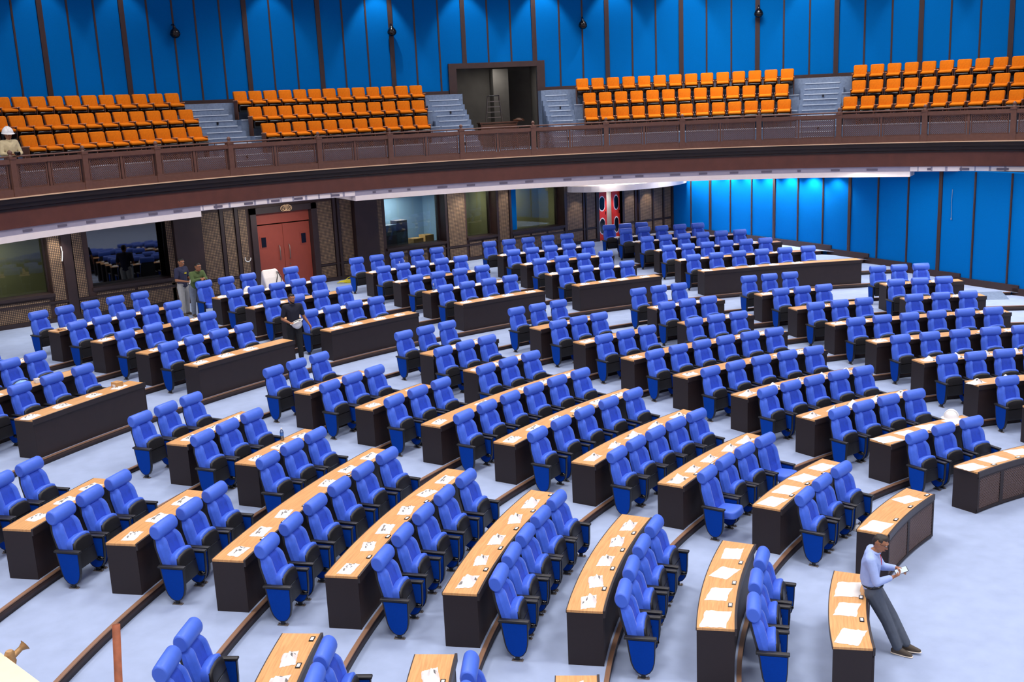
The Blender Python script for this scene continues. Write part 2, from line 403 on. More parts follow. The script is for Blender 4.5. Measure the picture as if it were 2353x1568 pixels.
# red padded doors standing open by the blue wall
def oval(x, z, a, b, n=24): return [(x+a*cos(2*pi*i/n)*min(1, 1), z+b*sin(2*pi*i/n)) for i in range(n)]
def red_leaf(par, x0, x1, ang, hinge):
    o = empty('door_leaf', (hinge*S, (BACK_Y+.06)*S, 0)); o.parent = par; o.rotation_euler = (0, 0, R(ang))
    w = x1-x0
    b = MB(); b.box(((x0+w/2-hinge)*S, 0, (FLOOR_TOP+2.22)/2*S), (w*S, .045, (2.22-FLOOR_TOP)*S)); b.build('panel', 'red', o)
    for zc, hh in ((1.93, .2), (1.35, .22)):
        for k, (mm, sc, yo) in enumerate((('white', 1., -.026), ('gloss', .86, -.031))):
            q = MB(); pts = [(max(-.3*w*sc, min(.3*w*sc, .36*w*sc*cos(2*pi*i/28)))*S, (hh*sc*sin(2*pi*i/28))*S) for i in range(28)]
            q.prism(pts, ((x0+w/2-hinge)*S, yo, zc*S), (1, 0, 0), (0, 0, 1), (0, 1, 0), .008)
            q.build('oval_rim' if k == 0 else 'pane', mm, o)
    h = MB(); h.rbox(((x1-.05-hinge)*S, -.04, 1.68*S), (.02, .03, .14), .006); h.build('handle', 'gloss', o)
rd = MB(); bx(rd, 8.10, 8.18, FLOOR_TOP, 2.30, -.05, .33); bx(rd, 8.99, 9.06, FLOOR_TOP, 2.30, -.05, .33); bx(rd, 8.10, 9.06, 2.235, 2.30, -.05, .33)
d2 = rd.build('door_2', 'brown2'); tag(d2, 'bright red padded double door standing ajar near the blue wall', 'door', kind='structure')
red_leaf(d2, 8.19, 8.52, 0, 8.19); red_leaf(d2, 8.62, 8.98, 14, 8.98)
bk = MB(); bx(bk, 8.0, 9.6, .8, 2.4, .9, .95); struct(bk, 'wall_passage', 'cream', 'pale passage wall glimpsed between the red doors', 'wall')

# blue fabric side wall with dark battens
L = 18.5; nin = Vector((bwd.y, -bwd.x))
if (Vector((0, 10))-BW0).dot(nin) < 0: nin = -nin
def wl(mb, t0, t1, z0, z1, d0, d1, mi=0):
    c = BW0+bwd*((t0+t1)/2)+nin*((d0+d1)/2); a = math.atan2(bwd.y, bwd.x)
    mb.box((c.x*S, c.y*S, (z0+z1)/2*S), ((t1-t0)*S, (d1-d0)*S, (z1-z0)*S), mi, Matrix.Rotation(a, 3, 'Z'))
w = MB(); wl(w, -.3, L, -.1, 2.875, -.2, 0); struct(w, 'wall_right', 'bluewall', 'blue fabric side wall below the gallery', 'wall')
bt = MB()
for i in range(0, 24):
    tt = .02+i*.795 if i else .02
    hw = .038 if i % 3 == 2 else .015
    if i == 0: hw = .01
    wl(bt, tt-hw, tt+hw, 0, 2.87, 0, .025)
struct(bt, 'trim_71', 'strip', 'dark vertical battens on the blue side wall', 'wall trim')
sk = MB()
edges = [0., 3.2, 5.6, 7.1, 8.1, 8.75, 9.75, 10.6, 11.5, 12.4, 13.3]
def floor_at(p):
    r = p.length; z = 0
    for r0, zz in TIERS:
        if r >= r0: z = zz
    return z
tt = 0.
while tt < L-.1:
    p = BW0+bwd*(tt+.05); z = floor_at(p); t1 = tt
    while t1 < L and abs(floor_at(BW0+bwd*(t1+.05))-z) < 1e-6: t1 += .05
    wl(sk, tt, min(t1+.12, L), z, z+.13, 0, .03); tt = t1
struct(sk, 'baseboard_right', 'strip', 'stepped dark baseboard along the blue wall', 'baseboard')
# small carpeted side ramps at the step ends by the blue wall
for (r0, ta, tb, za, zb_) in ((13.52, 47.7, 50.6, .607, .665), (12.49, 43.6, 46.0, .52, .607)):
    rp = MB(); vs = [P(ta, r0-.42, za), P(tb, r0-.42, za), P(tb, r0, za), P(ta, r0, za), P(tb, r0, zb_+.02), P(ta, r0, zb_+.02)]
    rp.add(vs, [(0, 1, 4, 5), (0, 5, 3), (1, 2, 4), (0, 3, 2, 1), (3, 5, 4, 2)])
    o = rp.build('carpeted_ramp', 'gcarpet'); tag(o, 'small grey carpeted ramp %s at the foot of the blue wall' % ('against the higher step' if r0 > 13 else 'against the lower step'), 'ramp')

# outer box of the hall (behind and beside the camera, and the ceiling)
for nm, c, d, lb in (('wall_left', (-14.1, 7, 4), (.2, 30, 9), 'plain wall on the far left side of the hall'), ('wall_front', (0, -7.1, 4), (30, .2, 9), 'plain wall behind the speaker side of the hall')):
    b = MB(); b.box(Vector(c)*S, Vector(d)*S); struct(b, nm, 'cream', lb, 'wall')
b = MB(); b.box((0, 8*S, 8.3*S), (34*S, 34*S, .2*S)); struct(b, 'ceiling', 'cream', 'pale ceiling high over the hall', 'ceiling')

# ------------------------------------------------------------------ gallery
GANG, GROW, GWALK = 3.49, [3.80, 4.13, 4.46], 4.81
GE = [GR+.42, GR+1.02, GR+1.62, GR+2.22]; GW = GR+2.80
GA, GB = 122., 2.
STAIRS = [(122, 117.2), (94.0, 89.8), (70.9, 67.2), (59.4, 56.5), (34.3, 30.3)]
OPEN = (67.2, 59.4)
ga = MB(); ga.sector(GR+.085, GW, 3.0, GANG, GA, OPEN[0], GC); ga.sector(GR+.085, GW, 3.0, GANG, OPEN[1], GB, GC); ga.sector(GR+.085, GW+3., 3.0, GANG, OPEN[0], OPEN[1], GC)
struct(ga, 'floor_gallery', 'gcarpet', 'grey carpeted gangway along the gallery rail', 'floor')
ROWS = [(117.2, 94.0), (89.8, 70.9), (56.5, 34.3), (30.3, GB)]
for j in range(3):
    m = MB()
    for a, b_ in ROWS:
        m.sector(GE[j], GE[j+1]+.01, GANG-.2, GROW[j], a, b_, GC); m.sector(GE[j]-.012, GE[j]+.05, GROW[j]-.012, GROW[j]+.004, a, b_, GC, 1)
    struct(m, 'floor_gallery_%d' % (j+1), ['gcarpet', 'gnose'], '%s carpeted seating tier of the gallery with pale edge' % ORD[j+1], 'floor')
m = MB()
for a, b_ in ((GA, OPEN[0]), (OPEN[1], GB)): m.sector(GE[3], GW, GANG-.2, GWALK, a, b_, GC)
struct(m, 'floor_gallery_4', ['gcarpet', 'gnose'], 'carpeted walkway behind the last gallery seats', 'floor')
LV = [GANG]+GROW+[GWALK]
STN = ['left edge stairs', 'stairs between the first two seat blocks', 'stairs before the dark opening', 'stairs after the dark opening', 'stairs between the last two seat blocks']
for si, (a, b_) in enumerate(STAIRS):
    m = MB()
    for j in range(4):
        for i in range(3):
            r = GE[j]-.2+.2*i if j == 0 else GE[j]-.2+.2*i
            z = LV[j]+(LV[j+1]-LV[j])*(i+1)/3
            m.sector(r, GE[3]+.3 if j < 3 else GW-.05, GANG-.1, z, a-.02, b_+.02, GC); m.sector(r-.01, r+.03, z-.014, z+.004, a-.4, b_+.4, GC, 1)
    o = m.build('stairs', ['gcarpet', 'gnose']); tag(o, 'grey carpeted gallery '+STN[si], 'stairs', 'gallery stairs')
    for j in (0, 2):
        bxm = MB(); z = LV[j]+(LV[j+1]-LV[j])*2/3; r = GE[j]+.2; am = (a*.45+b_*.55)
        c = P(am, r-.012, z+.06, GC); bxm.box(c, (.06, .05, .08), 0, Matrix.Rotation(R(am), 3, 'Z')); bxm.build('step_light', 'gloss', o)
w = MB()
w.sector(GW, GW+.12, 4.7, 8.25, GA, OPEN[0], GC); w.sector(GW, GW+.12, 4.7, 8.25, OPEN[1], GB-20, GC); w.sector(GW, GW+.12, 5.42, 8.25, OPEN[0], OPEN[1], GC)
struct(w, 'wall_gallery', 'bluewall', 'curved blue fabric wall above the gallery seats', 'wall')
w = MB(); w.sector(GW-.02, GW, GWALK, GWALK+.085, GA, OPEN[0], GC); w.sector(GW-.02, GW, GWALK, GWALK+.085, OPEN[1], GB, GC)
struct(w, 'baseboard_gallery', 'brown', 'brown baseboard at the foot of the curved blue wall', 'baseboard')
ST_TH = [118.3, 116.1, 113.9, 111.7, 108.2, 105.98, 103.82, 101.61, 99.45, 97.19, 95.04, 92.89, 90.94, 88.77, 86.6, 84.33, 82.17, 79.92, 77.69, 75.47, 73.19, 70.92, 68.66, 66.32, 63.98, 61.77, 59.53, 57.1, 54.89, 52.55, 50.15, 47.9, 45.52, 43.14, 40.84, 38.44, 36.05, 33.72, 31.34, 28.88, 26.52, 24.06, 21.59, 19.18, 16.69, 14.2, 11.8]
m = MB()
for i, t in enumerate(ST_TH):
    thick = t in (103.82, 97.19, 86.6, 79.92, 73.19, 66.32, 59.53, 52.55, 45.52, 38.44, 31.34, 24.06, 16.69, 111.7)
    hw = .21 if thick else .075
    z0 = 5.42 if OPEN[1] < t < OPEN[0] else GWALK
    m.sector(GW-(.03 if thick else .012), GW+.01, z0, 8.2, t+hw, t-hw, GC)
struct(m, 'trim_72', 'strip', 'dark vertical battens on the curved blue wall', 'wall trim')
# the dark opening in the gallery wall
m = MB()
m.sector(GW-.06, GW+.15, GANG, 5.50, OPEN[0]+.75, OPEN[0], GC); m.sector(GW-.06, GW+.15, GANG, 5.50, OPEN[1], OPEN[1]-.75, GC); m.sector(GW-.06, GW+.15, 5.38, 5.50, OPEN[0]+.75, OPEN[1]-.75, GC)
struct(m, 'trim_73', 'brown', 'dark wooden frame of the gallery opening', 'door frame')
m = MB(); m.sector(GW+2.2, GW+2.3, GANG, 5.6, 71, 55, GC); m.sector(GW+.12, GW+2.3, GANG, 5.6, OPEN[0]+.9, OPEN[0]+.5, GC); m.sector(GW+.12, GW+2.3, GANG, 5.6, OPEN[1]-.5, OPEN[1]-.9, GC); m.sector(GW+.12, GW+2.3, 5.5, 5.6, 71, 55, GC)
m.sector(GW+1.6, GW+2.2, GANG, 5.4, 62.6, 61.2, GC)
struct(m, 'wall_opening', 'roomgrey', 'bare grey room behind the gallery opening', 'wall')

# rail
POSTS = [123.1, 116.34, 109.52, 102.34, 94.87, 85.51, 77.81, 70.0, 62.12, 54.17, 45.96, 37.9, 29.74, 21.38, 13.15, 5.0]
rail = empty('balcony_railing', P(62, GR, 3.45, GC)); tag(rail, 'brown gallery railing with posts and diagonal lattice panels', 'railing')
def rail_part(mb, name, m):
    o = mb.build(name, m); o.parent = rail; o.matrix_parent_inverse = Matrix.Translation(-rail.location); return o
m = MB(); m.sector(GR-.05, GR+.06, 3.456, 3.575, POSTS[0], POSTS[-1], GC, n=140, smooth=False); rail_part(m, 'plinth', 'rail')
m = MB(); m.sector(GR-.04, GR+.05, 3.957, 4.03, POSTS[0], POSTS[-1], GC, n=140); rail_part(m, 'top_rail', 'rail')
m = MB(); m.tube([P(POSTS[0]+(POSTS[-1]-POSTS[0])*i/150, GR, 4.07, GC) for i in range(151)], .022, 8); rail_part(m, 'handrail', 'rail')
m = MB()
for i in range(len(POSTS)-1):
    for f in (.2, .4, .6, .8): m.tube([P(POSTS[i]+(POSTS[i+1]-POSTS[i])*f, GR, 4.02, GC), P(POSTS[i]+(POSTS[i+1]-POSTS[i])*f, GR, 4.07, GC)], .012, 6)
rail_part(m, 'handrail_bracket', 'rail')
for t in POSTS:
    m = MB(); q = P(t, GR, 0, GC); rt = Matrix.Rotation(R(t), 3, 'Z')
    for z0, z1, w_ in ((3.456, 3.60, .20), (3.60, 4.03, .16), (4.03, 4.06, .19)): m.box((q.x, q.y, (z0+z1)/2*S), (w_, w_, (z1-z0)*S), 0, rt)
    m.lathe([(.05, 0), (.05, .05), (.03, .06), (.055, .09), (.06, .12), (.04, .16), (.012, .18)], (q.x, q.y, 4.06*S), 12)
    rail_part(m, 'post', 'rail')
def lattice(mb, O, ax, up, w, h, pitch, bw, th, n):
    """diagonal bars both ways over a w x h rectangle"""
    O, ax, up, n = map(Vector, (O, ax, up, n))
    for sgn in (1, -1):
        c = -h if sgn > 0 else 0
        k = int((w+h)/pitch)+1
        for i in range(k):
            s = i*pitch-h if sgn > 0 else i*pitch
            pts = []
            # bar x = s + z (sgn>0) or x = s - z
            z0, z1 = 0., h
            if sgn > 0: z0 = max(0, -s); z1 = min(h, w-s)
            else: z0 = max(0, s-w); z1 = min(h, s)
            if z1-z0 < .01: continue
            xa, xb = (s+z0, s+z1) if sgn > 0 else (s-z0, s-z1)
            a = O+ax*xa+up*z0+n*(.002*sgn); b = O+ax*xb+up*z1+n*(.002*sgn)
            d = (b-a).normalized(); e = d.cross(n)*bw/2; f = n*th/2
            mb.add([a-e-f, a+e-f, a+e+f, a-e+f, b-e-f, b+e-f, b+e+f, b-e+f], [(0, 1, 5, 4), (1, 2, 6, 5), (2, 3, 7, 6), (3, 0, 4, 7)])
for i in range(len(POSTS)-1):
    tm = (POSTS[i]+POSTS[i+1])/2; dp = .33
    m = MB(); q = P(tm, GR, 0, GC); m.box((q.x, q.y, (3.575+3.957)/2*S), (.07, .07, .382*S), 0, Matrix.Rotation(R(tm), 3, 'Z')); rail_part(m, 'baluster', 'rail')
    for a, b_ in ((POSTS[i]-.42, tm+.2), (tm-.2, POSTS[i+1]+.42)):
        A, B = P(a, GR, 3.575, GC), P(b_, GR, 3.575, GC); d = B-A; w_ = d.length; d.normalize(); n = Vector((-d.y, d.x, 0))
        m = MB(); h = .382*S; f = .035
        lattice(m, A+d*f+Vector((0, 0, f)), d, (0, 0, 1), w_-2*f, h-2*f, .062, .017, .010, n)
        for (c0, c1) in (((0, f/2), (w_, f/2)), ((0, h-f/2), (w_, h-f/2)), ((f/2, f), (f/2, h-f)), ((w_-f/2, f), (w_-f/2, h-f))):
            p0 = A+d*c0[0]+Vector((0, 0, c0[1])); p1 = A+d*c1[0]+Vector((0, 0, c1[1])); v = p1-p0; u = v.normalized(); e = u.cross(n)*f/2; g_ = n*.02
            m.add([p0-e-g_, p0+e-g_, p0+e+g_, p0-e+g_, p1-e-g_, p1+e-g_, p1+e+g_, p1-e+g_], [(0, 1, 5, 4), (1, 2, 6, 5), (2, 3, 7, 6), (3, 0, 4, 7), (3, 2, 1, 0), (4, 5, 6, 7)])
        rail_part(m, 'lattice_panel', 'rail')
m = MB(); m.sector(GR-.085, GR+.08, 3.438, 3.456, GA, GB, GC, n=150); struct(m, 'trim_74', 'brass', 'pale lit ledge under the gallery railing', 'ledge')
m = MB(); m.sector(GR-.06, GR+.1, 3.36, 3.438, GA, GB, GC, n=150, mi=0); m.sector(GR-.025, GR+.1, 3.29, 3.36, GA, GB, GC, n=150, mi=0); m.sector(GR, GR+.1, 3.245, 3.28, GA, GB, GC, n=150, mi=0); m.sector(GR+.02, GR+.12, 2.972, 3.29, GA, GB, GC, n=150, mi=1)
struct(m, 'trim_75', ['fasciadark', 'fascia'], 'dark brown curved gallery front', 'gallery front')
# soffit bands
SEG = [(GA, 98.37), (81.9, 22.65)]
m = MB(); m.sector(GR+.05, GR+.3, 2.868, 2.972, GA, GB, GC, n=150, mi=0)
for a, b_ in SEG: m.sector(GR+.04, GR+.4, 2.766, 2.868, a, b_, GC, n=90, mi=1); m.sector(GR+.045, GR+.3, 2.868, 2.970, a, b_, GC, n=90, mi=0)
struct(m, 'trim_76', ['greyband', 'cream'], 'white and lavender plaster band under the gallery front', 'soffit band')
random.seed(3); m = MB()
for a, b_ in ((117, 99), (98, 82), (81, 23), (22, 12)):
    t = a-1
    while t > b_+1.5:
        wv = random.choice((.35, .9, 1.1, .9)); m.sector(GR+.038, GR+.06, 2.895, 2.935, t, t-wv, GC, mi=0); t -= wv+random.uniform(1.0, 3.4)
o = m.build('air_vent', 'slot'); tag(o, 'row of slim grey air slots along the lavender band', 'vent')
m = MB(); m.sector(GR+.05, GR+12, 2.875, 2.96, GA+6, GB-10, GC, n=100)
for a, b_ in SEG: m.sector(GR+.2, GR+5, 2.77, 2.875, a, b_, GC, n=60)
struct(m, 'ceiling_gallery', 'cream', 'white ceiling under the gallery', 'ceiling')
m = MB(); pts = [(9.1*S+1.95*S*cos(pi*i/24), -(1.25*S*sin(pi*i/24))) for i in range(25)]
m.prism(pts, (0, Yb, 2.40*S), (1, 0, 0), (0, 1, 0), (0, 0, 1), .15*S); struct(m, 'ceiling_canopy', 'cream', 'bulging white canopy over the red doors', 'ceiling')

# ------------------------------------------------------------------ desks
WEDGE = {'W1': 'fifth', 'W2': 'fourth', 'W3': 'third', 'W4': 'second', 'W5': 'first'}   # counted from the blue wall
BLOCK = {'A': 'sixth', 'B': 'fifth', 'C': 'fourth', 'D': 'third', 'E': 'second', 'F': 'first'}
DESKS = {
 'W2': {1: (132.01, 118.86), 2: (131.77, 117.63), 3: (131.65, 116.89), 4: (131.52, 116.25), 5: (131.32, 115.87), 6: (131.21, 115.35), '7a': (131.02, 124.76), '7b': (120.88, 114.89), '8a': (130.97, 125.2), '8b': (120.2, 114.52)},
 'W3': {1: (109.24, 96.37), 2: (109.78, 95.86), 3: (110.12, 95.6), 4: (110.28, 95.1), 5: (110.28, 94.83), 6: (110.39, 94.49), '7a': (110.39, 104.35), '7b': (100.37, 94.3), '8a': (110.4, 104.96), '8b': (99.79, 93.95)},
 'W4': {1: (87.07, 74.0), 2: (88.07, 74.72), 3: (88.71, 74.5), 4: (89.14, 74.2), 5: (89.43, 74.0), 6: (89.64, 73.8), '7a': (89.85, 83.7), '7b': (79.85, 73.5), '8a': (90.04, 84.3), '8b': (79.37, 73.2)},
 'W5': {2: (67.0, 53.6), 3: (67.62, 53.4), 4: (68.31, 53.2), 5: (68.78, 53.0), 6: (69.13, 52.8), '7a': (69.43, 63.3), '7b': (59.38, 52.6), '8a': (69.78, 63.9), '8b': (58.89, 52.4)},
 'W1': {3: (153.2, 138.76), 4: (153.0, 137.79), 5: (152.6, 136.97)},
}
for n, (a, f, rows) in dict(A=(120.4, 113.58, 4), B=(110.01, 103.14, 4), C=(100.35, 93.54, 4), D=(89.93, 83.15, 4), E=(80.27, 73.39, 4), F=(69.8, 56.94, 5)).items():
    DESKS[n] = {}
    for k in range(rows):
        ff = f
        if n == 'F': ff = (56.94, 59.2, 60.2, 61.6, 63.6)[k]
        DESKS[n]['O%d' % (k+1)] = (a, ff)
CH = {  # first and last chair bearing, number of chairs
 'W2': {1: (129.65, 121.58, 3), 2: (130.18, 119.6, 4), 3: (130.31, 118.58, 5), 4: (129.93, 118.1, 5), 5: (130.3, 117.32, 6), '6a': (129.9, 125.6, 3), '6b': (120.94, 116.6, 3), '7a': (129.9, 126.0, 3), '7b': (119.8, 115.9, 3), '8a': (129.6, 126.1, 3), '8b': (119.05, 115.5, 3)},
 'W3': {1: (107.34, 99.2, 3), 2: (108.01, 97.86, 4), 3: (108.69, 97.14, 5), 4: (108.73, 96.87, 5), 5: (108.92, 96.18, 6), '6a': (109.2, 104.7, 3), '6b': (100.31, 95.88, 3), '7a': (109.46, 105.58, 3), '7b': (99.5, 95.5, 3), '8a': (109.4, 105.79, 3), '8b': (98.9, 95.21, 3)},
 'W4': {1: (85.75, 77.41, 3), 2: (86.65, 76.57, 4), 3: (87.72, 76.05, 5), 4: (87.72, 76.16, 5), 5: (88.2, 75.77, 6), '6a': (88.63, 84.37, 3), '6b': (79.8, 75.5, 3), '7a': (88.95, 85.19, 3), '7b': (78.91, 75.08, 3), '8a': (89.21, 85.56, 3), '8b': (78.5, 74.92, 3)},
 'W5': {2: (65.23, 61.9, 2), 3: (66.6, 57.5, 4), 4: (67.0, 55.1, 5), 5: (67.64, 54.78, 6), '6a': (68.17, 63.7, 3), '6b': (59.2, 54.52, 3), '7a': (68.5, 64.7, 3), '7b': (58.4, 54.4, 3), '8a': (68.82, 65.3, 3), '8b': (57.92, 54.38, 3)},
 'W1': {3: (142.6, 140.0, 2), 4: (141.7, 139.46, 2), 5: (140.95, 138.75, 2)},
 'A': {'O1': (119.84, 114.46, 4), 'O2': (118.4, 114.2, 4), 'O3': (117.0, 114.2, 3)},
 'B': {'O1': (109.18, 104.12, 4), 'O2': (109.05, 103.88, 4), 'O3': (109.33, 103.68, 5), 'O4': (109.27, 103.57, 5)},
 'C': {'O1': (99.46, 94.49, 4), 'O2': (99.52, 94.39, 4), 'O3': (99.72, 94.06, 5), 'O4': (99.67, 94.03, 5)},
 'D': {'O1': (89.12, 83.97, 4), 'O2': (89.13, 84.04, 4), 'O3': (89.44, 83.75, 5), 'O4': (89.52, 83.81, 5)},
 'E': {'O1': (79.49, 74.48, 4), 'O2': (79.54, 74.33, 4), 'O3': (79.76, 74.05, 5), 'O4': (79.93, 74.12, 5)},
 'F': {'O1': (69.08, 59.86, 6), 'O2': (69.32, 61.72, 6), 'O3': (69.46, 62.32, 6), 'O4': (69.68, 64.23, 5), 'O5': (69.76, 67.36, 3)},
}
def rk(r): return int(r[0]) if isinstance(r, str) and r[0] != 'O' else r
def bearings(w, r):
    """chairs behind desk row r of wedge w (row 6 has two groups on one desk)"""
    a, b, n = CH[w][r]
    return [a+(b-a)*i/max(1, n-1) for i in range(n)]
def where(w, r, half=True):
    """words for a desk row"""
    if w in WEDGE:
        s = '%s row from the open floor' % ORD[rk(r)]
        return s, '%s front wedge from the blue wall' % WEDGE[w]
    return '%s row' % ORD[int(r[1])], '%s rear block from the blue wall' % BLOCK[w]

def lattice_arc(mb, r, a0, a1, z0, z1, pitch, bw):
    """diagonal bars on the curved face at radius r (plan units, metres for pitch)"""
    Ls = (a0-a1)*pi/180*r*S; h = (z1-z0)*S
    def pt(s, z, o): t = a0-s/(r*S)*180/pi; return P(t, r+o/S, z0+z/S)
    for sgn in (1, -1):
        i = -int(h/pitch)-1
        while i*pitch < Ls+h:
            s = i*pitch; i += 1
            if sgn > 0: za, zb_ = max(0, -s), min(h, Ls-s); xa, xb = s+za, s+zb_
            else: za, zb_ = max(0, s-Ls), min(h, s); xa, xb = s-za, s-zb_
            if zb_-za < .01: continue
            o = -.002*sgn; vs = []
            for k in range(3):
                f = k/2; x_, z_ = xa+(xb-xa)*f, za+(zb_-za)*f
                for dx, oo in ((-bw/2, o-.005), (bw/2, o-.005), (bw/2, o+.005), (-bw/2, o+.005)): vs.append(pt(x_+dx*.7, z_-sgn*dx*.7, oo))
            mb.add(vs, [(k*4+j, k*4+(j+1) % 4, k*4+4+(j+1) % 4, k*4+4+j) for k in range(2) for j in range(4)])

def make_desk(w, r):
    a, f = DESKS[w][r]; r0, z = row_rz(rk(r)); r1 = r0+DEPTH; zt = z+DH
    ew = .02/(r0*S)*180/pi*1.0
    am = (a+f)/2; base = P(am, r0+.14, z)
    d = empty('curved_desk', base)
    s1, s2 = where(w, r)
    extra = ''
    if isinstance(r, str) and r[0] in '78': extra = ', half beyond the dividing aisle' if r[1] == 'b' else ', half nearer the front aisle'
    lab = 'curved desk, oak top and dark sides, %s, %s' % (s1.replace(' from the open floor', ''), s2)
    if extra: lab = 'short curved oak topped desk, %s, %s %s' % (s1.replace(' from the open floor', ''), 'farther half' if r[1] == 'b' else 'nearer half', s2)
    tag(d, lab, 'desk', 'curved desks of the %s' % s2)
    def part(mb, nm, mm, par=d):
        o = mb.build(nm, mm); o.parent = par
        o.matrix_parent_inverse = Matrix.Translation(-base) if par is d else Matrix.Translation(-base)
        return o
    m = MB(); m.sector(r0+.006, r1, zt-.019, zt, a, f); top = part(m, 'desktop', 'oak')
    m = MB(); m.sector(r0-.012, r0+.006, zt-.055, zt+.006, a+ew*.3, f-ew*.3); part(m, 'front_lip', 'lip')
    m = MB(); m.sector(r1-.001, r1+.006, zt-.024, zt+.001, a, f); part(m, 'back_edge', 'lip')
    m = MB(); m.sector(r0+.008, r0+.022, z, zt-.019, a-ew, f+ew, smooth=False); part(m, 'front_panel', 'deskfront')
    for t0, t1 in ((a, a-ew), (f+ew, f)):
        m = MB(); m.sector(r0+.006, r1, z, zt-.019, t0, t1, n=1); part(m, 'end_panel', 'desk')
    if w in ('W2', 'W3', 'W4') and r == 1:
        fr = MB(); n = 3 if w != 'W3' else 2; fw = .045/(r0*S)*180/pi
        for i in range(n):
            b0 = a-(a-f)*i/n; b1 = a-(a-f)*(i+1)/n
            for q0, q1, za, zb_ in ((b0, b0-fw, z+.02, zt-.05), (b1+fw, b1, z+.02, zt-.05), (b0, b1, z+.02, z+.05), (b0, b1, zt-.075, zt-.05)):
                fr.sector(r0-.008, r0+.008, za, zb_, q0, q1)
            lt = MB(); lattice_arc(lt, r0+.001, b0-fw, b1+fw, z+.05, zt-.075, .055, .02); part(lt, 'lattice_panel', 'lattice')
        part(fr, 'lattice_frame', 'desk')
    keys = [k for k in CH.get(w, {}) if k == r or (r == 6 and str(k) in ('6a', '6b'))]
    for k in keys:
        for t in bearings(w, k):
            if w in WEDGE:
                tt = t-.34/(r0*S)*180/pi
                if not f+.4 < tt < a-.4: continue
                m = MB(); q = P(tt, r0+.045, zt); rt = Matrix.Rotation(R(tt), 3, 'Z')
                m.box(q+Vector((0, 0, .003)), (.055, .11, .008), 0, rt); m.box(q+Vector((0, 0, .0065)), (.034, .07, .006), 1, rt)
                o = m.build('socket_plate', ['gloss', 'white']); o.parent = d; o.matrix_parent_inverse = Matrix.Translation(-base)
    return d
for w in DESKS:
    for r in DESKS[w]: make_desk(w, r)

